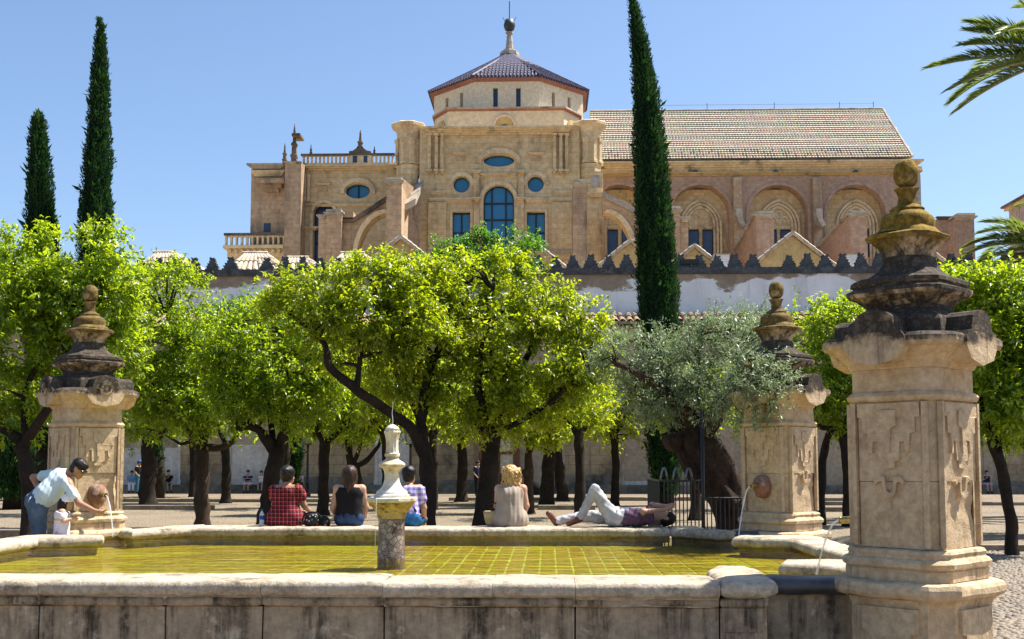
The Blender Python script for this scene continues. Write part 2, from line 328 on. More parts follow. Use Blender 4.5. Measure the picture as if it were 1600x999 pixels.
# pebbles set into the ground on the right, where they can be seen one by one
def pebbles():
    r = np.random.default_rng(3); V = []; Fc = []; n = 0
    ang = np.arange(6)*math.pi/3
    for Y in np.arange(8.2, 22, .082):
        for X in np.arange(3.75+.0, 8.6, .088):
            if X < .31*Y+.55 or X > .55*Y: continue
            x, y = X+r.uniform(-.025,.025), Y+r.uniform(-.025,.025); a = r.uniform(0,3.14); rx, ry, h = r.uniform(.036,.056), r.uniform(.026,.042), r.uniform(.010,.026)
            for sc, hz in ((1,.0),(.72,h*.8)):
                lx, ly = rx*sc*np.cos(ang), ry*sc*np.sin(ang)
                V.append(np.stack([x+lx*math.cos(a)-ly*math.sin(a), y+lx*math.sin(a)+ly*math.cos(a), np.full(6, hz+.001)], 1))
            V.append(np.array([[x,y,h+.001]]))
            for i in range(6):
                j = (i+1) % 6; Fc += [(n+i,n+j,n+6+j),(n+i,n+6+j,n+6+i),(n+6+i,n+6+j,n+12)]
            n += 13
    me = np_mesh('pebble_paving', np.concatenate(V), Fc, M['pebble'], True)
    o = link_mesh('pebble_paving', me, None, (0,0,0)); tag(o, 'rounded grey and tan pebbles set in the ground beside the right pillar', 'pebbles', kind='stuff')
pebbles()
# kerbs of the planting beds between the trees
for (x0, x1, py, hh, dd) in ((1535,1700,862,.11,.3),(700,1420,783,.13,.5),(640,800,792,.12,.4),(840,930,797,.14,.5),(100,640,785,.12,.5),(190,330,797,.13,.5),(1240,1340,800,.12,.4),(1240,1600,790,.12,.5),(-80,60,842,.16,.4)):
    a, b_ = UZ(x0, py), UZ(x1, py); Y = (a.y+b_.y)/2; x = a.x; mb = MB()
    kb = tag(add('kerb', MB().box(a.x, b_.x, Y+.02, Y+dd-.02, -.05, hh-.015), M['kerb'], org=(a.x, Y, 0)), kind='structure')
    ORG[kb.name] = Vector((a.x, Y, 0))
    n = max(1, min(14, int((b_.x-a.x)/1.1)))
    for i in range(n):
        xa, xb = a.x+(b_.x-a.x)*i/n, a.x+(b_.x-a.x)*(i+1)/n; j = rnd.uniform(-.02,.02)
        add('kerb_stone', MB().box(xa+.012, xb-.012, Y+j, Y+dd+j, -.04, hh+rnd.uniform(0,.03)), M['kerb'], kb)
# ================================================================== courtyard wall
YW, YU = 62.0, 64.2
cw = thing('courtyard_wall', (0, YW, 0), 'long courtyard wall with black stepped crenellation above whitewashed upper storey', 'wall')
zE = U(1050, 500, YW).z; zT = U(1050, 418, YU).z
XL, XR = U(-250, 700, YW).x, U(1850, 700, YW).x
add('lower_wall', MB().box(XL, XR, YW, YU-.3, 0, zE-.35), M['plast'], cw)
add('upper_wall', MB().box(U(-150,450,YU).x, XR, YU, YU+.8, zE-.5, zT-.38), M['wallw'], cw)
add('crenellation_course', MB().box(U(-150,450,YU).x, XR+.1, YU-.12, YU+.92, zT-.38, zT-.02), M['merlon'], cw, wear=(.03,1.5))
# bench ledge along its foot
add('bench_ledge', MB().box(XL, XR, YW-.55, YW-.003, 0, .42), M['plinth'], cw)
def stepped(wd, h):
    st = [(.5,0),(.5,.17),(.41,.19),(.43,.36),(.31,.38),(.335,.55),(.21,.57),(.235,.72),(.12,.74),(.20,.86),(.17,1.0)]
    L = [(u*wd, v*h) for u, v in st]; return L + [(.05*wd, .93*h), (-.05*wd, .93*h)] + [(-u, v) for u, v in L[::-1]]
mer = []
for q in range(6):
    rr = random.Random(q); mb = MB(); lp = [(u*(1+rr.uniform(-.12,.10)), v*(1+rr.uniform(-.05,.04))) for u, v in stepped(.86, .84)]
    mb.poly(lp, front, -.16, .16, back=True); me = mesh_of('merlon', mb.v, mb.f, M['merlon']); fixn(me); mer.append(me)
px = 188.0; k = 0
missing = {7, 36}
while px < 1600:
    p = U(px, 414, YU)
    if k not in missing: inst('merlon', mer[(k*5+k//4) % 6], (p.x, YU+.4, zT-.03), cw, (R(rnd.uniform(-2,2)), R(rnd.uniform(-2.5,2.5)), 0), (rnd.uniform(.9,1.08), 1, rnd.uniform(.9,1.06)))
    px += 28.3; k += 1
# panels, pilasters and columns of the lower wall
def wbox(name, x0, x1, y0, y1, proud, mat, thick=.1, wear=None):
    a, b_ = U(x0, (y0+y1)/2, YW), U(x1, (y0+y1)/2, YW); zz0, zz1 = U((x0+x1)/2, y1, YW).z, U((x0+x1)/2, y0, YW).z
    return add(name, MB().box(a.x, b_.x, YW-proud, YW+.05, max(.421, zz0), zz1), M[mat], cw, wear=wear)
for (x0, x1, y0, y1, pr, mt) in ((-60,178,560,780,.02,'plast'),(185,279,700,780,.03,'plastw'),(282,351,560,780,.06,'ashlar'),(361,470,695,780,.03,'plastw'),(476,586,560,780,.045,'ashlar'),
        (590,640,640,780,.03,'plastw'),(640,742,560,780,.05,'ashlar'),(742,812,560,655,.04,'plast'),(882,919,560,780,.05,'ashlar'),(923,958,560,780,.05,'ashlar'),(972,1052,752,780,.04,'plastw'),
        (1130,1240,560,780,.03,'plast'),(1535,1560,560,780,.03,'plast'),(1566,1760,640,780,.05,'ashlar'),(1290,1345,640,780,.03,'plast')):
    wbox('wall_panel', x0, x1, y0, y1, pr, mt)
for (x0, x1, y0, y1) in ((282,351,742,765),(476,586,745,765),(640,742,750,765),(882,958,742,765),(1566,1760,752,765)):
    wbox('damp_base', x0+.5, x1-.5, y0, y1, .075, 'plinth')
for (xc, r_, m_) in ((357,.16,'plastw'),(472,.12,'plast'),(280.5,.1,'plastw'),(877,.20,'plast'),(965,.19,'ashlar'),(972,.1,'plast'),(1056,.15,'plast'),(588,.1,'plastw'),(1563,.2,'plastw'),(1348,.15,'plastw'),(180,.14,'plastw')):
    p = U(xc, 700, YW); mb = MB(); mb.lathe([(r_*1.35,.421),(r_*1.35,.6),(r_*1.1,.68),(r_,.75),(r_*.92,3.7),(r_*1.05,3.75),(r_*1.05,3.8),(r_*1.5,4.05),(r_*1.7,4.07),(r_*1.7,4.25),(r_,4.27),(r_,6.2)], (p.x, YW-.03, 0), 12)
    add('column', mb, M[m_], cw, True, sharp=40)
# round arches of the old arcade, now walled up
for xc in (235, 418, 531, 690, 918, 1012, 1094, 1190, 1450):
    mb = MB(); c = U(xc, 640, YW); ro = 1.55
    pts = [(c.x+ro*math.cos(t), 4.6+ro*math.sin(t)) for t in np.linspace(0, math.pi, 15)]; pin = [(c.x+(ro-.22)*math.cos(t), 4.6+(ro-.22)*math.sin(t)) for t in np.linspace(math.pi, 0, 15)]
    mb.poly(pts+pin, front, YW-.09, YW+.05); add('blind_arch', mb, M['ashlar'], cw)
# doorway with a pale framed panel
dr = thing('doorway', U(780, 770, YW-.25), 'brown wooden door frame with pale panels in the courtyard wall', 'door'); q = ORG[dr.name]
for (u0, u1, v0, v1, m_) in ((-1.1,-.75,0,3.3,'wood'),(.75,1.1,0,3.3,'wood'),(-.75,.75,3.0,3.3,'wood'),(-.06,.06,.0,3.0,'wood'),(-.75,-.06,.9,1.05,'wood'),(.06,.75,.9,1.05,'wood'),(-.75,-.06,2.05,2.2,'wood'),(.06,.75,2.05,2.2,'wood')):
    add('frame_member', MB().box(q.x+u0, q.x+u1, q.y-.1, q.y+.05, v0+.001, v1), M[m_], dr)
for (u0, u1) in ((-.75,-.06),(.06,.75)):
    for (v0, v1) in ((.003,.9),(1.05,2.05),(2.2,3.0)):
        add('door_panel', MB().box(q.x+u0, q.x+u1, q.y-.04, q.y+.05, v0, v1), M['panel' if v0 > .5 else 'metal'], dr)
add('canopy', MB().box(q.x-1.5, q.x+1.5, q.y-.7, q.y+.2, 3.5, 3.62), M['lead'], dr)
# tiled eave: barrel tiles laid side by side
tm = MB(); n = 7; st = .385
for k_ in range(2):
    y0, y1, z0, z1 = ((0, 1.25, 0, .36), (1.1, 2.35, .36, .72))[k_]
    ra, rb = .165, .135
    ring = [[(math.cos(t)*r_, yy, zz+math.sin(t)*r_) for t in np.linspace(0, math.pi, n)] for (r_, yy, zz) in ((ra,y0,z0),(rb,y1,z1))]
    inn = [[(math.cos(t)*(r_-.03), yy, zz+math.sin(t)*(r_-.03)) for t in np.linspace(math.pi, 0, n)] for (r_, yy, zz) in ((ra,y0,z0),(rb,y1,z1))]
    tm.rings([ring[0]+inn[0], ring[1]+inn[1]], True)
tme = mesh_of('roof_tile', tm.v, tm.f, M['tile']); fixn(tme)
add('eave_bed', MB().add([(XL,YW-.5,zE-.28),(XR,YW-.5,zE-.28),(XR,YU-.01,zE+.42),(XL,YU-.01,zE+.42),(XL,YW-.5,zE-.12),(XR,YW-.5,zE-.12),(XR,YU-.01,zE+.56),(XL,YU-.01,zE+.56)],
    [(0,1,2,3),(4,5,6,7),(0,1,5,4),(1,2,6,5),(2,3,7,6),(3,0,4,7)]), M['tile'], cw)
x = XL; rest = MB(); xa, xb = U(895,490,YW).x, U(1500,490,YW).x
while x < XR:
    if xa < x < xb: inst('roof_tile', tme, (x, YW-.62+rnd.uniform(-.04,.04), zE-.16), cw, (0,0,R(rnd.uniform(-1.5,1.5))))
    else: rest.add([(v[0]+x, v[1]+YW-.62, v[2]+zE-.16) for v in tm.v], tm.f)
    x += st
add('hidden_eave_tiles', rest, M['tile'], cw, kind='stuff')
rfm = thing('mosque_building', (0, 66, 0), 'low flat mosque building hidden behind the crenellated courtyard wall', 'building')
add('roof_deck', MB().box(-75, 75, YU+.85, 150, 0, 9.6), M['tilep'], rfm)
# ================================================================== gabled roofs behind the crenellation
def barrel_roof(A, B, C, D, step, rad, mat, parent, name='tile_rows', stuff=True):
    """rows of half-round tiles from eave line A-B up to ridge line D-C"""
    A, B, C, D = map(Vector, (A, B, C, D)); n = max(2, int((B-A).length/step)); mb = MB(); nr = ((B-A).cross(D-A)).normalized()
    if nr.z < 0: nr = -nr
    mb.add([A, B, C, D], [(0,1,2,3)]); ax = (B-A).normalized()
    for i in range(n):
        t = (i+.5)/n; p, q_ = A.lerp(B, t), D.lerp(C, t)
        k_ = max(2, int((q_-p).length/.9))
        for s_ in range(k_):
            a, b_ = p.lerp(q_, s_/k_), p.lerp(q_, (s_+1.08)/k_)
            rg = [[c_+ax*math.cos(u)*r_+nr*math.sin(u)*r_+nr*o_ for u in np.linspace(0, math.pi, 5)] for c_, r_, o_ in ((a, rad, .03), (b_, rad*.85, 0))]
            mb.rings(rg, False, 0, False); mb.add(rg[0], [(0,1,2,3,4)])
    return add(name, mb, mat, parent, fix=False, kind='stuff' if stuff else None)
for (xc, yt, hw, Y, lab) in ((627,372,36,70,'ochre gable with tiled verges left of the big arched window'),(928,372,0,0,''),(985,378,46,71,'tiled gable just left of the tall cypress'),(1238,366,52,70,'ochre gable with tiled verges in front of the right nave wall'),(1085,386,34,70,'tiled gable just right of the tall cypress'),(820,370,44,70,'ochre gable half hidden behind leafy treetop'),(1432,378,50,71,'pale gable roof behind the large right pillar finial')):
    if not hw: continue
    p = U(xc, yt, Y); e = 1800/Y; hx = hw*1.3/e; zb = 8.0; rise = hx*.82
    g = thing('gabled_roof', (p.x, Y, zb), lab, 'roof'); zt = p.z; ze = zt-rise
    add('gable_wall', MB().poly([(p.x-hx+.1,zb),(p.x+hx-.1,zb),(p.x+hx-.1,ze+.02),(p.x,zt-.1),(p.x-hx+.1,ze+.02)], front, Y, Y+.4, back=True), M['ochre'], g)
    for s_ in (-1, 1):
        barrel_roof((p.x+s_*(hx+.25),Y-.1,ze-.15),(p.x+s_*(hx+.25),Y+22,ze-.15),(p.x,Y+22,zt),(p.x,Y-.1,zt), .42, .17, M['tilep'], g)
        for i in range(7):
            a = Vector((p.x, Y-.15, zt+.08)).lerp(Vector((p.x+s_*(hx+.25), Y-.15, ze-.1)), i/7); b_ = Vector((p.x, Y-.15, zt+.08)).lerp(Vector((p.x+s_*(hx+.25), Y-.15, ze-.1)), (i+1.1)/7)
            add('verge_tile', MB().tube([a, b_], [.11,.15], 6), M['tilep'], g)
    add('ridge_roll', MB().tube([(p.x,Y-.2,zt+.05),(p.x,Y+22,zt+.05)], .16, 6), M['tilep'], g)
for (x0, x1, yt, yb, lab) in ((215,300,397,424,'pale hipped tile roof at the far left behind the crenellation'),(352,446,398,424,'pale hipped tile roof below the small balcony'),(506,596,398,424,'pale hipped tile roof below the flying buttress'),(426,505,405,424,'low pale tile roof below the tall buttress pier')):
    Y = 67.5; a, b_ = U(x0, yb, Y), U(x1, yb, Y); t0, t1 = U(x0+(x1-x0)*.32, yt, Y+2.2), U(x1-(x1-x0)*.32, yt, Y+2.2)
    g = thing('hipped_roof', ((a.x+b_.x)/2, Y, 8), lab, 'roof')
    add('wall', MB().box(a.x+.2, b_.x-.2, Y+.3, Y+9, 8, a.z), M['ochre'], g)
    barrel_roof(a, b_, t1, t0, .38, .16, M['tilep'], g)
    barrel_roof(b_, (b_.x, Y+10, b_.z), (t1.x, Y+10, t1.z), t1, .38, .16, M['tilep'], g); barrel_roof((a.x, Y+10, a.z), a, t0, (t0.x, Y+10, t0.z), .38, .16, M['tilep'], g)
    add('ridge_roll', MB().tube([t0+Vector((-.1,0,.06)), t1+Vector((.1,0,.06))], .15, 6), M['tilep'], g)
# floodlights and small boxes on the wall head
for (pxx, w_, lab) in ((1078,1.0,'black floodlight on the wall head right of the tall cypress'),(1506,1.1,'black floodlight on the wall head beside the palm'),(257,1.0,'black floodlight on the wall head at the left')):
    p = U(pxx, 408, YU); t = thing('floodlight', (p.x, YU+.4, zT), lab, 'floodlight')
    add('housing', MB().box(p.x-w_/2, p.x+w_/2, YU+.1, YU+.55, zT+.22, zT+.48), M['iron'], t); add('bracket', MB().box(p.x-.1, p.x+.1, YU+.25, YU+.4, zT-.02, zT+.22), M['iron'], t)
for (pxx, lab) in ((1128,'white air conditioning box on the roof right of the tall cypress'),(1337,'white air conditioning box on the roof below the brick pier')):
    p = U(pxx, 410, 69); t = thing('roof_unit', (p.x, 69, 9), lab, 'roof unit'); ztp = U(pxx, 392, 69).z
    add('casing', MB().box(p.x-.45, p.x+.45, 69, 70, 9, ztp-.25), M['white'], t); add('lid', MB().box(p.x-.5, p.x+.5, 68.95, 70.05, ztp-.25, ztp-.19), M['cap'], t)
# ================================================================== cathedral
YT, YL, YN = 105.0, 110.0, 113.0
ca = thing('cathedral', (U(780,400,YT).x, YT, 0), 'large golden sandstone cathedral with octagonal lantern and dark tiled pyramid roof', 'cathedral')
def rc(x0, x1, y0, y1, Y):
    ym, xm = (y0+y1)/2, (x0+x1)/2
    return U(x0, ym, Y).x, U(x1, ym, Y).x, U(xm, y1, Y).z, U(xm, y0, Y).z
def cb(name, x0, x1, y0, y1, Yf, Yb, mat, par=ca, wear=None):
    a, b_, c, d = rc(x0, x1, y0, y1, Yf)
    return add(name, MB().box(a, b_, Yf, Yb, c, d), M[mat], par, wear=wear)
def moulding(name, x0, x1, y0, y1, Yf, proud, mat='trim', par=ca, steps=3, up=True):
    """a cornice of stacked fillets, each proud of the one below"""
    a, b_, c, d = rc(x0, x1, y0, y1, Yf-proud); mb = MB(); 
    for i in range(steps):
        f = (i+1)/steps; p = proud*f; z0, z1 = c+(d-c)*i/steps, c+(d-c)*(i+1)/steps
        e = proud-p
        mb.add([(a+e,Yf-p,z0),(b_-e,Yf-p,z0),(b_-e,Yf+.1,z0),(a+e,Yf+.1,z0),(a+e,Yf-p,z1),(b_-e,Yf-p,z1),(b_-e,Yf+.1,z1),(a+e,Yf+.1,z1)],
               [(3,2,1,0),(4,5,6,7),(0,1,5,4),(1,2,6,5),(2,3,7,6),(3,0,4,7)])
    return add(name, mb, M[mat], par, fix=False)
def ell(xc, yc, rx, ry, Y, n=28):
    c = U(xc, yc, Y); s_ = Y/1800; return [(c.x+rx*s_*math.cos(t), c.z+ry*s_*math.sin(t)) for t in np.linspace(0, 2*math.pi, n, endpoint=False)]
def rect(x0, x1, y0, y1, Y):
    a, b_, c, d = rc(x0, x1, y0, y1, Y); return [(a,c),(b_,c),(b_,d),(a,d)]
def archl(x0, x1, ytop, ybot, Y, n=14, pointed=False):
    a, b_, c, d = rc(x0, x1, ytop, ybot, Y); r_ = (b_-a)/2; xm = (a+b_)/2; zs = d-r_*(1.15 if pointed else 1)
    if pointed:
        R_ = r_*1.35; cx = R_-r_; hgt = math.sqrt(R_*R_-cx*cx); zs = d-hgt; t1 = math.asin(hgt/R_)
        rp = [(xm-cx+R_*math.cos(t), zs+R_*math.sin(t)) for t in np.linspace(0, t1, n//2)]; lp = [(2*xm-u, v) for u, v in rp[::-1]][1:]
        return [(a,c),(b_,c)]+rp+lp
    return [(a,c),(b_,c)]+[(xm+r_*math.cos(t), zs+r_*math.sin(t)) for t in np.linspace(0, math.pi, n)]
def shrink(loop, f, c=None):
    cx = sum(p[0] for p in loop)/len(loop) if c is None else c[0]; cz = sum(p[1] for p in loop)/len(loop) if c is None else c[1]
    return [(cx+(u-cx)*f, cz+(v-cz)*f) for u, v in loop]
def glazing(loop, Y, mat='glass', cols=(), rows=(), par=ca):
    """a window set into its opening: pane pieces between real glazing bars"""
    xs = [p[0] for p in loop]; zs = [p[1] for p in loop]; x0, x1, z0, z1 = min(xs), max(xs), min(zs), max(zs)
    win = add('window', MB().poly(loop, front, Y+.14, Y+.2), M[mat], par)
    mb = MB().poly(loop, front, Y, Y+.13, holes=[shrink(loop, .93)]); add('frame', mb, M['mullion'], win)
    for c_ in cols: add('mullion', MB().box(x0+(x1-x0)*c_-.07, x0+(x1-x0)*c_+.07, Y+.02, Y+.135, z0+.05, z1-.25*(c_ != .5)), M['mullion'], win)
    for r_ in rows: add('transom', MB().box(x0+.05, x1-.05, Y+.03, Y+.132, z0+(z1-z0)*r_-.07, z0+(z1-z0)*r_+.07), M['mullion'], win)
    return win
def band(outer, inner, Yf, Yb, mat, name='arch_moulding', par=ca):
    return add(name, MB().poly(outer, front, Yf, Yb, holes=[inner]), M[mat], par)
def hood(xc, yc, r0x, r0y, r1x, r1y, Yf, Yb, mat, a0=0, a1=math.pi, name='hood_moulding'):
    c = U(xc, yc, Yf); s_ = Yf/1800
    o_ = [(c.x+r1x*s_*math.cos(t), c.z+r1y*s_*math.sin(t)) for t in np.linspace(a0, a1, 18)]; i_ = [(c.x+r0x*s_*math.cos(t), c.z+r0y*s_*math.sin(t)) for t in np.linspace(a1, a0, 18)]
    return add(name, MB().poly(o_+i_, front, Yf, Yb, back=True), M[mat], ca)
# --- transept front
hl = [ell(779.5,251.5,24.5,9.5,YT), ell(721,289,12.8,12.8,YT), ell(837,288,12.8,12.8,YT), archl(755.5,803,290,402,YT), rect(707,734.5,331.5,391,YT), rect(823.5,851.5,331.5,391,YT)]
a, b_, c, d = rc(655, 906, 200, 470, YT)
add('transept_wall', MB().poly([(a,7),(b_,7),(b_,d),(a,d)], front, YT, YT+1.5, holes=hl, reveal=YT+.55), M['sand'], ca)
add('transept_body', MB().box(a+.05, b_-.05, YT+1.5, YT+20, 7, d-.02), M['sand'], ca)
for i, h_ in enumerate(hl):
    glazing(h_, YT+.4, 'glass', ((),(),(),(.27,.73),(.5,),(.5,))[i], ((),(),(),(.28,.53,.76),(.47,),(.47,))[i])
# inner bay: slightly raised field, arches and pilasters
hood(779.5,252,28,13,34.5,22,YT-.18,YT+.05,'trim', -.15, math.pi+.15)
hood(721,289,15,15,21,21,YT-.16,YT+.05,'trim', -.1, math.pi+.1); hood(837,288,15,15,21,21,YT-.16,YT+.05,'trim', -.1, math.pi+.1)
band(archl(749,809.5,283,402,YT), archl(754.5,804,289,403,YT), YT-.12, YT+.05, 'trim')
for xc in (744.5, 814):
    cb('pilaster', xc-4.5, xc+4.5, 313, 405, YT-.35, YT+.05, 'sand'); cb('pilaster', xc-4.5, xc+4.5, 272, 308, YT-.30, YT+.05, 'sand')
    moulding('capital', xc-7.5, xc+7.5, 308, 314, YT-.3, .45); moulding('capital', xc-7, xc+7, 266, 272, YT-.25, .4)
for (x0, x1, y0, y1, pr) in ((669,740,309,316,.3),(819,894,309,316,.3),(749,810,270.5,274,.28),(672,697,298,304,.2),(862,894,298,304,.2)):
    moulding('string_course', x0, x1, y0, y1, YT-.03, pr)
for (x0, x1) in ((707,735),(823,851.5)): band(rect(x0-4,x1+4,327,394,YT), rect(x0-.3,x1+.3,331,391.5,YT), YT-.1, YT+.05, 'trim', 'window_surround')
for (x0, x1) in ((712,728),(830,846)): cb('name_panel', x0, x1, 244, 251, YT-.08, YT+.05, 'sand2'); moulding('panel_cornice', x0-5, x1+6, 238, 242, YT-.02, .35)
for xs in ((668,673.5),(679,684),(688,693),(864,869),(874,879),(883,888)):
    cb('pilaster', xs[0], xs[1], 214, 264, YT-.35, YT+.05, 'sand'); moulding('corbel', xs[0]-1.5, xs[1]+1.5, 264, 273, YT-.05, .4); moulding('capital', xs[0]-1.2, xs[1]+1.2, 208, 216, YT-.1, .42)
cb('pilaster', 669, 697, 316, 405, YT-.4, YT+.05, 'sand'); cb('pilaster', 862, 893, 316, 405, YT-.4, YT+.05, 'sand')
moulding('main_cornice', 660, 897, 196.5, 207, YT-.02, .9, 'trim', ca, 4)
moulding('sill_course', 664, 894, 392, 397, YT-.4, .25, 'cap')
# --- corner turrets
def turret(xc, hw, y0, y1, ybot, nm):
    hw *= .84
    c = U(xc, (y0+y1)/2, YT); r_ = hw*YT/1800; z1, z0 = U(xc,y0,YT).z, U(xc,y1,YT).z; mb = MB(); cy = YT+.9
    def og(r, z, n=8): return [Vector((c.x+r*math.cos(math.pi/8+i*math.pi/4), cy+r*math.sin(math.pi/8+i*math.pi/4), z)) for i in range(n)]
    add('corner_turret', mb.rings([og(r_, z0), og(r_, z1-1.5)]), M['sand'], ca); t = bpy.data.objects['corner_turret'] if nm == 0 else bpy.context.scene.objects['corner_turret.001']
    mb = MB(); prof = [(1.0,-1.5),(1.08,-1.4),(1.1,-.9),(1.2,-.75),(1.26,-.55),(1.5,-.30),(1.62,-.26),(1.64,.0),(1.5,.1)]
    add('turret_cornice', mb.rings([og(r_*f, z1+dz) for f, dz in prof]), M['trim'], t)
    for i in range(8):
        an = math.pi/8+i*math.pi/4; rr = r_*.98
        p = Vector((c.x+rr*math.cos(an), cy+rr*math.sin(an), 0))
        add('shaft', MB().lathe([(.34,z0+.1),(.34,z0+.35),(.24,z0+.4),(.24,z1-1.9),(.32,z1-1.8),(.36,z1-1.45)], p, 4), M['trim'], t)
    zb = U(xc, ybot, YT).z
    add('turret_base', MB().rings([og(r_*.72, zb), og(r_*.98, zb+.5), og(r_*.98, (zb+z0)/2), og(r_*1.1, (zb+z0)/2+.2), og(r_*1.1, z0-.2), og(r_*1.2, z0), og(r_, z0+.1)]), M['sand'], t)
turret(636.5, 21, 192.5, 258, 292, 0); turret(921.5, 21, 190.5, 256, 296, 1)
cb('buttress_mass', 617, 660, 290, 470, YT+.2, YT+4, 'sand'); cb('buttress_mass', 897, 943, 282, 470, YT+.2, YT+4, 'sand')
cb('buttress_mass', 919, 942, 268, 301, YT-.1, YT+3.8, 'sand'); cb('raised_panel', 924, 938, 274, 293, YT-.22, YT, 'cap'); moulding('weathering', 915, 946, 300, 306, YT-.05, .5, 'trim')
# --- lantern
LC = Vector((U(796,150,119).x, 119, 0))
def oct_ring(r, z, n=8): return [Vector((LC.x+r*math.cos(math.pi/8+i*math.pi/4), LC.y+r*math.sin(math.pi/8+i*math.pi/4), z)) for i in range(n)]
AP = 8.0; CR = AP/math.cos(math.pi/8); zc = U(789,124,111).z; zb = U(789,172,111).z
zl0 = U(789,200,108.5).z-1; zl1 = U(789,172,108.5).z
fw_, hw_ = 5.75, 7.35
low = [(-fw_,-10.5),(fw_,-10.5),(hw_,-7.8),(hw_,8),(-hw_,8),(-hw_,-7.8)]
def lowr(f, z): return [Vector((LC.x+x*f, LC.y+y*f, z)) for x, y in low]
lst = add('lantern_base', MB().rings([lowr(.97, zl0-6), lowr(.97, zl1)]), M['cream'], ca)
add('base_cornice', MB().rings([lowr(.972, zl1+.0), lowr(.985, zl1+.02), lowr(.998, zl1+.1), lowr(1.0, zl1+.14)]), M['redbrick'], lst); add('base_coping', MB().rings([lowr(1.004, zl1+.14), lowr(1.004, zl1+.30), lowr(.9, zl1+.42)]), M['cap'], lst)
for (xc, yc, rr) in ((788,197,14.5),):
    band(archl(xc-rr-2, xc+rr+2, yc-rr-4, yc+12, 108.4), archl(xc-rr, xc+rr, yc-rr-1.5, yc+13, 108.4), 108.55, 108.9, 'cream', 'lunette_surround', lst)
    add('lunette', MB().poly(archl(xc-rr, xc+rr, yc-rr-1.5, yc+13, 108.4), front, 108.68, 108.9), M['ochre'], lst); glazing(ell(xc, yc+3, 8, 6, 108.4), 108.5, 'glassd', (), (), lst)
for sx in (-1, 1):
    p = Vector((LC.x+sx*6.45, LC.y-8.95, zl1-1.9)); nv = Vector((sx*.85,-.52,0)).normalized(); tv = Vector((-nv.y, nv.x, 0))
    fn = lambda u, v, d: p+tv*u+Vector((0,0,v))-nv*d
    lp = [(-1,-1.5),(1,-1.5)]+[(math.cos(t), .3+math.sin(t)) for t in np.linspace(0, math.pi, 12)]
    add('lunette', MB().poly(lp, fn, -.02, .3), M['ochre'], lst)
dr_ = None
for i in range(8):
    an = -math.pi/2+i*math.pi/4; nv = Vector((math.cos(an), math.sin(an), 0)); tv = Vector((-nv.y, nv.x, 0)); hs = AP*math.tan(math.pi/8)
    ctr = Vector((LC.x, LC.y, 0))+nv*(AP-.35)
    fn = (lambda ctr, tv, nv: (lambda u, v, d: ctr+tv*u+Vector((0,0,v))-nv*d))(ctr, tv, nv); hsw = (AP-.35)*math.tan(math.pi/8)
    sl = [[(u-.23, zb+.1),(u+.23, zb+.1),(u+.23, zc-.75),(u-.23, zc-.75)] for u in (-1.13, 1.13)]
    f = add('drum_wall', MB().poly([(-hsw,zb-2),(hsw,zb-2),(hsw,zc),(-hsw,zc)], fn, 0, .5, holes=sl, reveal=.5), M['cream'], ca)
    for s_ in sl: add('slot_window', MB().poly(s_, fn, .45, .48), M['glassd'], f)
drm = add('drum_cornice', MB().rings([oct_ring(CR*.96, zc-.12), oct_ring(CR*.975, zc-.10), oct_ring(CR*.985, zc+.02), oct_ring(CR*1.0, zc+.04), oct_ring(CR*1.01, zc+.15)]), M['redbrick'], ca)
zap = U(797,84,119).z
rf = add('lantern_roof', MB().rings([oct_ring(CR*1.02, zc+.16), oct_ring(.5, zap)]), M['slate'], ca)
tl = MB()
for i in range(8):
    A = oct_ring(CR*1.03, zc+.2)[i]; B = oct_ring(CR*1.03, zc+.2)[(i+1) % 8]; T = Vector((LC.x, LC.y, zap)); n = 19; mid = (A+B)/2; up = (T-mid); nr = (B-A).cross(up).normalized()
    if nr.z < 0: nr = -nr
    for j in range(n):
        t = (j+.5)/n; p = A.lerp(B, t); f = 1-abs(2*t-1); q_ = p+up*max(.04, f)
        for s_ in range(max(1, int(f*11))):
            m_ = max(1, int(f*11)); tl.tube([p.lerp(q_, s_/m_)+nr*.06, p.lerp(q_, (s_+1.1)/m_)+nr*.02], [.13,.10], 5)
    tl.tube([A+Vector((0,0,.1)), T], .16, 6)
add('roof_tiles', tl, M['slate'], rf, kind='stuff', fix=False)
# --- finial of the lantern
zf0, zf1, zf2, zf3 = U(797,84,119).z, U(797,50,119).z, U(797,30,119).z, U(797,2,119).z
fin_ = add('roof_finial', MB().lathe([(1.05,zf0-.3),(1.0,zf0+.1),(.75,zf0+.2),(.7,zf0+.35),(.42,zf0+.4),(.26,zf1-.25),(.4,zf1-.2),(.4,zf1-.05),(.18,zf1)], (LC.x, LC.y, 0), 8), M['cap'], ca)
add('finial_ball', MB().lathe([(.2,zf1),(.48,zf1+.2),(.62,zf1+.62),(.6,zf1+.85),(.45,zf2-.1),(.12,zf2)], (LC.x, LC.y, 0), 16), M['metal'], ca, True)
add('lightning_rod', MB().tube([(LC.x,LC.y,zf2-.1),(LC.x,LC.y,zf3)], .05, 6), M['metal'], ca)
for s_ in (-1, 1): add('rod_prong', MB().tube([(LC.x+s_*.45,LC.y,zf2-.3),(LC.x+s_*.7,LC.y,zf2+.2)], .03, 5), M['metal'], ca)
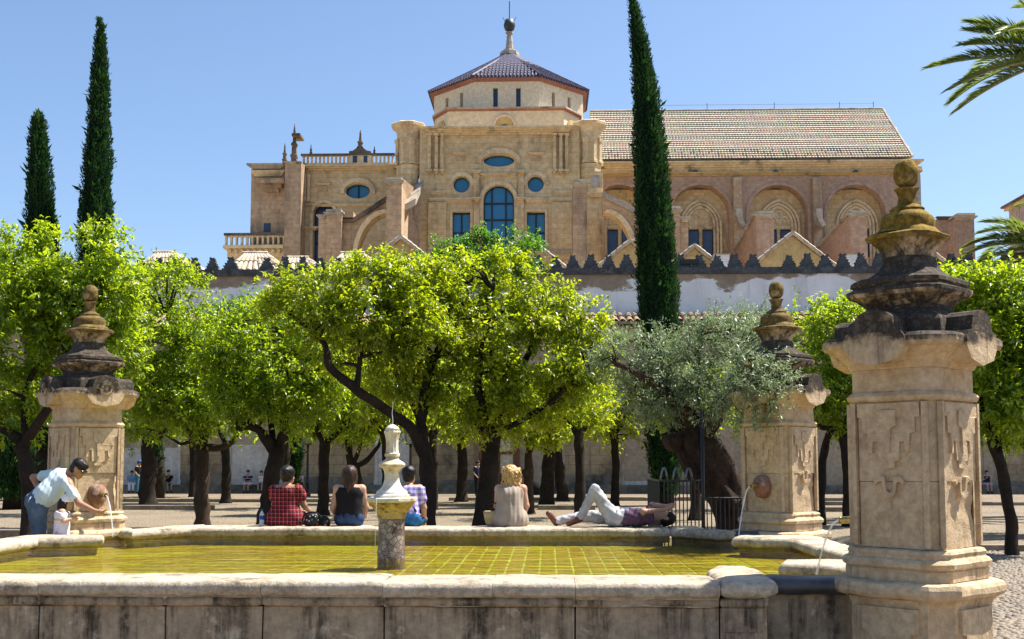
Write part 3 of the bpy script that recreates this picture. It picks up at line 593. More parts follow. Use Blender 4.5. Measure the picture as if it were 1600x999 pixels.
# --- left wing
a, b_, c, d = rc(466, 620, 260, 470, YL)
ov = ell(559,299,19.5,12,YL); ar = archl(489,521,318,470,YL)
add('left_wall', MB().poly([(a,7),(b_,7),(b_,d),(a,d)], front, YL, YL+1, holes=[ov, ar], reveal=YL+.9), M['sand'], ca); add('left_body', MB().box(a, b_, YL+1, YL+18, 7, d-.05), M['sand'], ca)
glazing(ov, YL+.5, 'glass', (.5,)); glazing(ar, YL+.7, 'glassd', (.5,), (.6,))
hood(559,299,22,14.5,28,22,YL-.2,YL+.05,'trim', -.2, math.pi+.2); band(archl(484,526,313,470,YL), archl(488.5,521.5,317.5,471,YL), YL-.15, YL+.05, 'trim')
moulding('wing_cornice', 462, 622, 257, 264, YL, .7); moulding('string_course', 475, 600, 318.5, 322, YL, .3); cb('name_panel', 497, 511, 290, 299, YL-.1, YL+.05, 'sand2'); moulding('panel_cornice', 493, 516, 286, 290, YL, .3)
for x0 in (474, 480): cb('pilaster', x0, x0+4.5, 272, 315, YL-.3, YL+.05, 'sand')
moulding('string_course', 472, 497, 354, 359, YL, .4)
# parapet balustrade
bal = add('parapet', MB().box(*[*(rc(470,617,239.5,243,YL-.3)[:2]), YL-.35, YL+.15, *rc(470,617,240,243,YL-.3)[2:]]), M['darkcap'], ca)
cb('parapet_base', 470, 617, 254.5, 258, YL-.35, YL+.15, 'trim', bal)
xx = 473.0; k = 0
while xx < 616:
    if not (545 < xx < 580): cb('baluster', xx, xx+2.9, 242.6, 255, YL-.22, YL+.02, 'trim', bal)
    else: pass
    xx += 6.3
cb('parapet_block', 546, 580, 243, 255, YL-.3, YL+.1, 'trim', bal)
for (x0, x1) in ((551,558),(568,574)): cb('niche', x0, x1, 243.6, 254.5, YL-.32, YL, 'glassd', bal)
def pinnacle(xc, ytop, ybase, wpx, Y, mat='darkcap'):
    zt, z0 = U(xc,ytop,Y).z, U(xc,ybase,Y).z; w_ = wpx*Y/1800; p = U(xc,(ytop+ybase)/2,Y); h = zt-z0
    prof = [(.5,0),(.5,.12),(.62,.14),(.62,.2),(.42,.22),(.40,.42),(.55,.45),(.5,.5),(.3,.52),(.17,.78),(.22,.80),(.05,.97),(.09,.985),(.02,1)]
    mb = MB(); mb.rings([[Vector((p.x+w_*f*1.2*math.cos(math.pi/4+i*math.pi/2), Y+w_*f*1.2*math.sin(math.pi/4+i*math.pi/2), z0+h*v)) for i in range(4)] for f, v in prof])
    return add('pinnacle', mb, M[mat], ca)
pinnacle(563, 203, 241, 9, YL); pinnacle(460, 194, 255, 10, YL-.5); pinnacle(445, 224, 256, 7, YL-2); pinnacle(486, 225, 242, 4, YL); pinnacle(585, 228, 242, 4, YL)
for s_ in (-1, 1):
    pts = [(563+s_*3.5,229),(563+s_*6,233),(563+s_*11,236.5),(563+s_*17,237.5),(563+s_*17,240.5),(563+s_*3.5,240.5)]
    add('scroll', MB().poly([(U(x_,y_,YL).x, U(x_,y_,YL).z) for x_, y_ in pts], front, YL-.25, YL+.1, back=True), M['darkcap'], ca)
add('corbel_bracket', MB().box(*rc(457,470,211,217,YL-1)[:2], YL-1.4, YL+.6, *rc(457,470,210,214,YL-1)[2:]), M['darkcap'], ca)
# tall pier and far left block
cb('pier', 444, 469.5, 253, 470, YL-2.2, YL+1, 'sand2'); moulding('pier_cap', 443, 471, 252, 256, YL-2.2, .25, 'cap')
cb('end_block', 391, 444, 258, 470, YL-.5, YL+12, 'sand2'); moulding('block_cornice', 385, 445, 255, 262, YL-.5, .6, 'cap')
moulding('block_frieze', 392, 444, 266, 274, YL-.5, .35); moulding('corbel_table', 399, 444, 279, 298, YL-.5, 1.0, 'sand2')
gl = rect(412,423,349,363,YL-.5); add('slot_opening', MB().poly(gl, front, YL-.53, YL-.4), M['glassd'], ca)
# balcony
bl = add('balcony_floor', MB().box(*rc(350,444,385,390,YL-1.5)[:2], YL-1.9, YL+4, *rc(350,444,384,389,YL-1.5)[2:]), M['trim'], ca)
cb('balcony_rail', 349.5, 444, 364, 367.5, YL-1.8, YL-1.2, 'darkcap', bl); cb('balcony_apron', 355, 444, 389, 402, YL-1.4, YL+4, 'trim', bl); cb('balcony_apron', 361, 444, 402, 440, YL-.8, YL+4, 'trim', bl)
for i in range(12):
    x0 = 351.5+i*8.2; cb('baluster', x0, x0+3.0, 367.5, 384, YL-1.65, YL-1.35, 'trim', bl)
    if i < 11: hood(x0+5.6, 374, 2.7, 4, 4.2, 6.2, YL-1.62, YL-1.4, 'trim', name='baluster_arch')
for i in range(9): cb('dentil', 357+i*9.6, 361+i*9.6, 390, 394.5, YL-1.75, YL-1.3, 'trim', bl)
# --- flying buttresses
def pier(x0, x1, ytop, Y, dep, mat='sand2', cap='cap', tip=5, name='buttress_pier'):
    cb(name, x0, x1, ytop+7, 470, Y, Y+dep, mat); moulding('pier_cornice', x0-4, x1+4, ytop+4, ytop+10, Y, .45, cap)
    a, b_, c, d = rc(x0, x1, ytop, ytop+7, Y); e = tip*Y/1800; mb = MB()
    mb.rings([[Vector(p) for p in ((a,Y,c+.2),(b_,Y,c+.2),(b_,Y+dep,c+.2),(a,Y+dep,c+.2))], [Vector(p) for p in ((a,Y,d),(b_,Y,d),(b_,Y+dep,d),(a,Y+dep,d))], [Vector(((a+b_)/2+sx*.1, Y+dep/2+sy*.1, d+e)) for sx, sy in ((-1,-1),(1,-1),(1,1),(-1,1))]])
    add('pier_top', mb, M[cap], ca)
YB = 98.0
pier(603, 627, 277, YB, 5.5); pier(509, 533, 327, YB+1, 3, tip=3); cb('buttress_pier', 497, 509, 341, 470, YB+1.2, YB+4, 'sand2'); moulding('pier_cornice', 494, 510, 335, 342, YB+1.2, .35, 'cap')
cb('parapet_step', 530, 552, 331, 342, YB+1.5, YB+3.5, 'sand2')
def P2(pts, Y): return [(U(x_,y_,Y).x, U(x_,y_,Y).z) for x_, y_ in pts]
arcp = [(556+ (1-math.cos(t))*0 + 52*(1-math.cos(t)), 410-78*math.sin(t)) for t in np.linspace(0, math.pi/2, 10)]
add('flying_buttress', MB().poly(P2([(530,345),(553,345),(604,313),(604,332)]+arcp[::-1][0:]+[(556,470),(530,470)], YB+1.8), front, YB+1.8, YB+3.4, back=True), M['sand2'], ca)
add('buttress_coping', MB().poly(P2([(530,340),(552,340),(604,306),(604,314),(553,347),(530,347)], YB+1.5), front, YB+1.5, YB+3.7, back=True), M['darkcap'], ca)
add('arch_ring', MB().poly(P2([(x_-6, y_-5) for x_, y_ in arcp]+arcp[::-1], YB+1.65), front, YB+1.65, YB+3.5, back=True), M['trim'], ca)
# gutter chute from the pier up to the transept
a_ = U(628,313,YB+2); b2 = U(657,291,YT-.5); add('stone_gutter', MB().add([a_+Vector((0,0,-.5)), a_+Vector((1.2,.2,.2)), b2+Vector((.3,0,.6)), b2+Vector((-.9,0,-.1)), a_+Vector((0,0,-1.1)), a_+Vector((1.2,.2,-.4)), b2+Vector((.3,0,0)), b2+Vector((-.9,0,-.7))],
    [(0,1,2,3),(4,5,6,7),(0,1,5,4),(1,2,6,5),(2,3,7,6),(3,0,4,7)]), M['cap'], ca)
add('pier_shoulder', MB().add([U(627,277,YB), U(627,277,YB+5.5), U(655,300,YT), U(640,330,YT-2), U(627,420,YB), U(627,420,YB+5.5), U(655,420,YT), U(640,420,YT-2)], [(0,1,2,3),(4,5,6,7),(0,1,5,4),(1,2,6,5),(2,3,7,6),(3,0,4,7)]), M['sand2'], ca)
pier(895.5, 917.5, 280, YB, 4.5)
# right flyer and its pier
arcr = [(993-50*(1-math.cos(t)), 420-88*math.sin(t)) for t in np.linspace(0, math.pi/2, 10)]
add('flying_buttress', MB().poly(P2([(942,309),(1012,344),(1030,344),(1030,470),(993,470)]+arcr+[(942,332)], YB+3), front, YB+3, YB+4.8, back=True), M['sand2'], ca)
add('buttress_coping', MB().poly(P2([(942,299),(1010,334),(1034,334),(1034,342),(1010,342),(942,308)], YB+2.7), front, YB+2.7, YB+5.1, back=True), M['cap'], ca)
add('arch_ring', MB().poly(P2([(x_+6, y_-5) for x_, y_ in arcr]+arcr[::-1], YB+2.85), front, YB+2.85, YB+4.9, back=True), M['trim'], ca)
pier(1030, 1063, 322, YB+1.5, 3.5, tip=3); cb('buttress_pier', 1063, 1076, 345, 470, YB+1.7, YB+5, 'sand2'); moulding('pier_cornice', 1062, 1080, 338, 346, YB+1.7, .35, 'cap')
# --- right nave
a, b_, c, d = rc(940, 1440, 272, 470, YN); arcs = [archl(x_-46, x_+46, 289, 470, YN) for x_ in (968.5, 1095, 1217, 1339)]
arcs[0] = [(max(u, a+.3), v) for u, v in arcs[0]]
add('nave_wall', MB().poly([(a,7),(b_,7),(b_,d),(a,d)], front, YN, YN+1.6, holes=arcs, reveal=YN+1.55), M['pink'], ca)
add('nave_recess_wall', MB().box(a, b_-.1, YN+1.5, YN+2.2, 7, d-.05), M['sand'], ca); add('nave_body', MB().box(a, b_-.05, YN+2.2, YN+14, 7, d-.02), M['pink'], ca)
for x_ in (968.5, 1095, 1217, 1339):
    band([( (u if u > a+.3 else a+.3), v) for u, v in archl(x_-51,x_+51,284,470,YN)], [(max(u, a+.35), v) for u, v in archl(x_-46.2,x_+46.2,289,471,YN)], YN-.1, YN+.05, 'pink')
    Yr = YN+1.5
    for q_, (hw2, yt2) in enumerate(((33,312),(28,317),(23,322))):
        band(archl(x_-hw2,x_+hw2,yt2,470,Yr,18,True), archl(x_-hw2+3.4,x_+hw2-3.4,yt2+4.2,471,Yr,18,True), Yr-.32+.09*q_, Yr+.02, 'trim')
    moulding('lintel', x_-20, x_+20, 353, 358, Yr, .25)
    for sx in (-1, 1): hood(x_+sx*9, 352, 6, 12, 8, 15, Yr-.1, Yr+.02, 'trim', name='tracery')
    hood(x_, 335, 4, 4, 6, 6, Yr-.1, Yr+.02, 'trim', 0, 2*math.pi-.01, name='tracery')
    for (u0, u1) in ((-19,-3),(3,19)):
        glazing(rect(x_+u0, x_+u1, 359, 402, Yr-.2), Yr-.2, 'glassd')
    moulding('inner_string', x_-32, x_+32, 297, 301, Yr, .2); cb('vent_slot', x_-14, x_+14, 292.5, 295.5, Yr-.1, Yr+.1, 'glassd')
moulding('nave_cornice', 938, 1444, 250.5, 262, YN, .9, 'trim', ca, 4); cb('nave_frieze', 940, 1441, 262, 269.5, YN-.15, YN+1, 'trim'); moulding('nave_string', 939, 1442, 268, 273, YN, .45, 'ochre')
cb('quoin', 1433, 1441, 273, 470, YN-.25, YN+2, 'cap')
for x_ in (1086, 1212, 1337): hood(x_, 268.5, 0.1, .1, 4.5, 3.2, YN-.5, YN-.1, 'glassd', name='spout_hole')
for x_ in (1154, 1279):
    cb('buttress_strip', x_-6.5, x_+6.5, 277, 470, YN-.8, YN+.02, 'sand2')
    pts = [(x_-4,326),(x_-3,337),(x_+1,347),(x_+7,354),(x_+12,352),(x_+7,342),(x_+6,326)]
    add('curved_chute', MB().poly(P2(pts, YN-2.2), front, YN-2.2, YN-.9, back=True), M['cap'], ca)
for (xs_, x0, x1, yt) in ((1150,1183,1210,330),(1277,1330,1356,329)):
    Y = 102.0; pier(x0, x1, yt, Y, 3.0, 'pink', 'cap', 5)
    A, B = U(x0, yt+4, Y)+Vector((.03,.35,0)), U(xs_, 392, YN-1)
    add('sloping_buttress', MB().add([A, A+Vector((1.1,0,0)), B+Vector((1.5,0,0)), B, Vector((A.x,A.y,7)), Vector((A.x+1.1,A.y,7)), Vector((B.x+1.5,B.y,7)), Vector((B.x,B.y,7))], [(0,1,2,3),(4,5,6,7),(0,1,5,4),(1,2,6,5),(2,3,7,6),(3,0,4,7)]), M['pink'], ca)
    add('slope_coping', MB().add([A+Vector((-.25,0,.25)), A+Vector((1.3,0,.25)), B+Vector((1.7,0,.25)), B+Vector((-.25,0,.25)), A+Vector((-.25,0,0)), A+Vector((1.3,0,0)), B+Vector((1.7,0,0)), B+Vector((-.25,0,0))], [(0,1,2,3),(4,5,6,7),(0,1,5,4),(1,2,6,5),(2,3,7,6),(3,0,4,7)]), M['cap'], ca)
pier(1496, 1524, 333, 103, 4, 'pink', 'tilep', 4); cb('buttress_pier', 1466, 1496, 342, 470, 105.5, 110, 'pink'); moulding('pier_cornice', 1464, 1497, 338, 343, 105.5, .35, 'darkcap')
# --- nave roof: rows of glazed tiles, banded green, red and white
_k = NT('banded_glazed_tile'); _at = _k.n('ShaderNodeAttribute', attribute_name='tc'); M['bands'] = _k.fin(_k.mix(_k.ramp(_k.noise(6), .3, .8), _k.mix(.25, _at.outputs['Color'], (.1,.07,.04)), _at.outputs['Color']), .4, None, .5)
def banded_roof():
    E0, E1 = U(925,248.5,YN-.7), U(1426,248.5,YN-.7); YRg = YN+6.2; R0, R1 = U(922,178,YRg), U(1379,170,YRg); zr = (R0.z+R1.z)/2; R0.z = R1.z = zr; ze_ = (E0.z+E1.z)/2; E0.z = E1.z = ze_
    ncol, nrow, ns = 104, 23, 6; rg = random.Random(5); V = []; Fc = []; C = []
    green, red, wht, ocr = (.36,.38,.26), (.58,.38,.25), (.82,.74,.62), (.42,.27,.12)
    nr = Vector((0,-(zr-ze_),YRg-E0.y)).normalized(); pitch = (E1.x-E0.x)/ncol
    def seg(a, b_, rad, col):
        n0 = len(V)
        for c_, r_, o_ in ((a, rad, .10), (b_, rad*.86, .02)):
            for u in np.linspace(0, math.pi, ns): V.append(tuple(c_+Vector((math.cos(u)*r_,0,0))+nr*(math.sin(u)*r_+o_))); C.append(col)
        for i in range(ns-1): Fc.append((n0+i, n0+i+1, n0+ns+i+1, n0+ns+i))
    for j in range(ncol+14):
        for i in range(nrow):
            t0, t1 = i/nrow, (i+1.05)/nrow; x = E0.x+(j+.5)*pitch
            xl, xr_ = E0.x, E1.x+(R1.x-E1.x)*t0
            if x > xr_: continue
            a = Vector((x, E0.y+(YRg-E0.y)*t0, ze_+(zr-ze_)*t0)); b_ = Vector((x, E0.y+(YRg-E0.y)*t1, ze_+(zr-ze_)*t1))
            band_ = (nrow-1-i)//3
            col = green if band_ % 2 == 0 else red
            if i < 4: col = rg.choice((ocr, ocr, green, red, (.12,.10,.09)))
            elif (nrow-1-i) % 3 == 2: col = tuple(.15*c_+.85*w_ for c_, w_ in zip(col, wht))
            col = tuple(c_*rg.uniform(.75,1.25) for c_ in col); seg(a, b_, pitch*.27, col)
            seg(a+Vector((pitch*.5,0,0)), b_+Vector((pitch*.5,0,0)), pitch*.22, tuple(c_*rg.uniform(.85,1.05) for c_ in wht))
    me = mesh_of('roof_tiles', [Vector(v)-ORG[ca.name] for v in V], Fc, M['bands']); at = me.color_attributes.new('tc', 'FLOAT_COLOR', 'POINT')
    at.data.foreach_set('color', [x for c_ in C for x in (*c_, 1)])
    body = add('nave_roof', MB().add([E0, E1, R1, R0, (E0.x, YRg+8, ze_), (E1.x, YRg+8, ze_)], [(0,1,2,3),(3,2,5,4),(1,5,2),(0,3,4),(0,4,5,1)]), M['cap'], ca)
    o = link_mesh('roof_tiles', me, body, kind='stuff'); ORG[o.name] = ORG[ca.name]
    rr_ = MB(); n = 90
    add('ridge_tiles', MB().tube([R0+Vector((0,0,.1)), R1+Vector((0,0,.1))], .16, 6), M['tilep'], body)
    add('hip_tiles', MB().tube([R1+Vector((0,0,.1)), E1+Vector((0,0,.1))], .15, 6), M['tilep'], body)
    for x_ in (1105, 1210, 1312, 1365): 
        p = U(x_, 172, YRg); add('lightning_rod', MB().tube([(p.x,YRg,zr),(p.x,YRg,zr+.9)], .03, 5), M['metal'], body)
    p0, p1 = U(1000,172,YRg), U(1365,172,YRg); add('lightning_wire', MB().tube([(p0.x,YRg,zr+.7),(p1.x,YRg,zr+.7)], .018, 4), M['metal'], body)
banded_roof()
# far building at the right edge: its long side runs away from the viewer
xf = U(1577,350,112).x; zf_ = U(1577,322,112).z
fb_ = thing('stone_building', (xf+7, 98, 0), 'pale stone building with dark cornice at the right edge behind the palm', 'building')
add('wall', MB().box(xf, xf+14, 84, 112, 0, zf_-.5), M['cap'], fb_); add('cornice', MB().box(xf-.35, xf+14.3, 83.6, 112.3, zf_-.5, zf_-.2), M['trim'], fb_); add('roof_edge', MB().box(xf-.6, xf+14.5, 83.4, 112.5, zf_-.2, zf_), M['darkcap'], fb_)
pz = U(1599,262,100); add('finial', MB().lathe([(.55,zf_-.1),(.55,zf_+.5),(.7,zf_+.6),(.7,zf_+.8),(.35,zf_+1.0),(.5,zf_+1.5),(.2,zf_+1.9),(.05,max(zf_+2.2,pz.z))], (xf+.6,100,0), 8), M['cap'], fb_)
# ================================================================== fountain
FC = Vector((-1.55, 12.0, 0))
fo = thing('fountain_basin', (FC.x, FC.y, 0), 'large rectangular stone fountain basin with worn rounded rim and yellow green water', 'fountain')
def dens(poly, step=.11):
    out = []
    for i, p in enumerate(poly):
        q_ = poly[(i+1) % len(poly)]; L = math.hypot(q_[0]-p[0], q_[1]-p[1]); n = max(1, int(L/step))
        out += [(p[0]+(q_[0]-p[0])*k/n, p[1]+(q_[1]-p[1])*k/n) for k in range(n)]
    return out
def inset(poly, d):
    n = len(poly); A = sum(poly[i][0]*poly[(i+1) % n][1]-poly[(i+1) % n][0]*poly[i][1] for i in range(n)); sg = 1 if A > 0 else -1; out = []
    for i in range(n):
        p0, p1, p2 = poly[i-1], poly[i], poly[(i+1) % n]
        d1 = Vector((p1[0]-p0[0], p1[1]-p0[1])).normalized(); d2 = Vector((p2[0]-p1[0], p2[1]-p1[1])).normalized()
        n1 = Vector((-d1.y, d1.x))*sg; n2 = Vector((-d2.y, d2.x))*sg; m = (n1+n2); L = m.length
        m = m/L if L > 1e-6 else n1; k = min(1.6, 1/max(.5, m.dot(n1))); out.append((p1[0]+m.x*d*k, p1[1]+m.y*d*k))
    return out
def rounded_slab(poly, prof, step=.09):
    D = dens(poly, step); mb = MB()
    return mb.rings([[Vector((x, y, z)) for x, y in inset(D, o)] for o, z in prof])
RIMP = [(.075,.60),(.07,.66),(.02,.676),(.002,.695),(.0,.735),(.014,.764),(.038,.779),(.09,.783)]
def rim_stone(poly, nm='coping_stone'):
    dz = rnd.uniform(-.008,.006); sk_ = [(x+rnd.uniform(-.004,.004), y+rnd.uniform(-.008,.008)) for x, y in inset(poly, .004)]
    o = add(nm, rounded_slab(sk_, [(o_, z+dz) for o_, z in RIMP]), M['rim'], fo, True, wear=(.008,5.0), sharp=50)
    return o
def straight_rim(x0, x1, y0, y1):
    dz = rnd.uniform(-.006,.005); dy = rnd.uniform(-.006,.006); mb = MB(); n = max(2, int((x1-x0)/.07)); rings = []
    pr = [(y0+.07,.60),(y0+.065,.668),(y0+.018,.676),(y0+.002,.695),(y0,.74),(y0+.012,.766),(y0+.035,.779),(y0+.09,.783),((y0+y1)/2,.783),(y1-.10,.781),(y1-.045,.776),(y1-.012,.758),(y1,.735),(y1,.69),(y1-.05,.66),(y1-.06,.60)]
    for i in range(n+1):
        x = x0+.0015+(x1-x0-.003)*i/n; e = .004 if i in (0, n) else 0
        rings.append([Vector((x, y+dy+(e if y < (y0+y1)/2 else -e), z+dz-(e if z > .7 else 0))) for y, z in pr])
    return add('coping_stone', mb.rings(rings), M['rim'], fo, True, wear=(.007,5.5), sharp=50)
def base_wall(poly, nm='basin_wall'):
    return add(nm, rounded_slab(inset(poly, .085), [(0,-.02),(0,.62)], .25), M['wallf'], fo)
mir = lambda P_: [(-3.1-x, y) for x, y in P_][::-1]
front_end = [(1.25,8.45),(1.60,8.45),(1.69,8.6),(1.74,9.45),(1.68,9.85),(1.42,9.92),(1.28,9.5),(1.25,9.12)]
j2f = [(1.97,10.0),(2.45,9.72),(2.95,9.9),(3.2,10.3),(3.2,10.75),(2.75,10.75),(2.6,10.5),(2.1,10.45)]
rs1 = [(2.75,10.76),(3.2,10.76),(3.2,12.0),(2.75,12.0)]; rs2 = [(2.75,12.01),(3.2,12.01),(3.2,13.2),(2.75,13.2)]
j2b = [(2.12,13.5),(2.75,13.21),(3.2,13.21),(3.2,13.75),(3.0,13.95),(2.25,13.9)]
j1b = [(1.62,16.0),(1.6,15.2),(1.72,15.12),(2.15,14.55),(2.4,14.72),(2.35,15.0),(2.1,15.3),(2.1,15.9)]
for P_ in (j2f, rs1, rs2, j2b, j1b):
    for Q in (P_, mir(P_)): rim_stone(Q); base_wall(Q)
rim_stone(front_end); base_wall(front_end)
fx = [-6.4,-5.0,-3.75,-2.79,-2.1,-1.2,-.4,.2,1.245]
for x0, x1 in zip(fx, fx[1:]): straight_rim(x0, x1, 8.45, 9.12)
bx_ = [-4.81,-3.85,-2.9,-1.75,-.55,.45,1.15,1.6]
for i, (x0, x1) in enumerate(zip(bx_, bx_[1:])):
    straight_rim(x0, x1, 15.2, 16.0)
base_wall([(-4.81,15.2),(1.6,15.2),(1.6,16.0),(-4.81,16.0)])
# front wall of upright slabs
sx_ = [-7.5,-5.4,-3.77,-2.82,-2.1,-1.2,.2,1.25,1.60]
for x0, x1 in zip(sx_, sx_[1:]):
    e = rnd.uniform(-.006,.006); D = [(x0+.006, 8.545+e),(x1-.006, 8.545+e),(x1-.006, 9.05),(x0+.006, 9.05)]
    add('wall_slab', rounded_slab(D, [(.0,-.02),(.0,.585),(.004,.59)], .12), M['wallf'], fo, wear=(.006,3))
    add('rim_moulding', rounded_slab([(x0+.004,8.50+e),(x1-.004,8.50+e),(x1-.004,9.06),(x0+.004,9.06)], [(.03,.592),(.012,.60),(.0,.625),(.01,.655),(.03,.662)], .12), M['wallf'], fo, True, wear=(.006,3.5))
add('end_panel', rounded_slab([(1.27,8.52),(1.57,8.52),(1.57,8.56),(1.27,8.56)], [(.0,.42),(.0,.59)], .1), M['wallf'], fo)
add('recessed_wall', MB().box(1.61, 2.62, 9.02, 9.22, 0, .66), M['wallf'], fo); add('lead_apron', rounded_slab([(1.66,8.93),(2.66,8.86),(2.66,9.12),(1.66,9.2)], [(.05,.64),(.0,.68),(.0,.74),(.05,.775)], .1), M['lead'], fo, True, wear=(.012,5))
add('lead_apron', rounded_slab([(2.36,14.7),(2.75,14.62),(2.75,14.85),(2.36,15.0)], [(.05,.64),(.0,.68),(.0,.74),(.05,.775)], .1), M['lead'], fo, True, wear=(.012,5))
# floor of tiles under the water
add('basin_bed', MB().box(-6.2, 3.0, 9.1, 15.25, .3, .548), M['grout'], fo)
tmb = MB(); tw_, tl_ = .172, .383; g_ = .014
tmb.rings([[Vector((sx*(tw_/2-g_*f), sy*(tl_/2-g_*f), z)) for sx, sy in ((-1,-1),(1,-1),(1,1),(-1,1))] for f, z in ((.75,0),(.75,.003),(1.0,.004))]); tme2 = mesh_of('pool_tile', tmb.v, tmb.f, M['ptile']); fixn(tme2)
cells = []
for i in range(53):
    for j in range(16):
        cells.append((-6.1+tw_*(i+.5), 9.12+.383*(j+.5)))
cells.sort(key=lambda c_: abs(c_[0]+1.2)+abs(c_[1]-12)*1.4); rest = MB()
for i, (x, y) in enumerate(cells):
    z = .548+rnd.uniform(0,.003)
    if i < 300: inst('pool_tile', tme2, (x+rnd.uniform(-.004,.004), y+rnd.uniform(-.006,.006), z), fo, (0,0,R(rnd.uniform(-1.1,1.1))))
    else: rest.add([(v[0]+x, v[1]+y, v[2]+z) for v in tmb.v], tmb.f)
add('outer_pool_tiles', rest, M['ptile'], fo, kind='stuff')
wm = MB(); wm.add([(-6.15,9.11,.66),(2.98,9.11,.66),(2.98,15.25,.66),(-6.15,15.25,.66)], [(0,1,2,3)]); tag(add('water', wm, M['water'], fix=False), kind='structure')
# stone steps round the basin
tag(add('fountain_step', MB().box(-7.4,-5.9,13.6,16.2,-.01,.17), M['kerb'], wear=None), kind='structure')
tag(add('fountain_step', MB().box(-5.0,1.9,16.0,16.5,-.01,.12), M['kerb']), kind='structure')
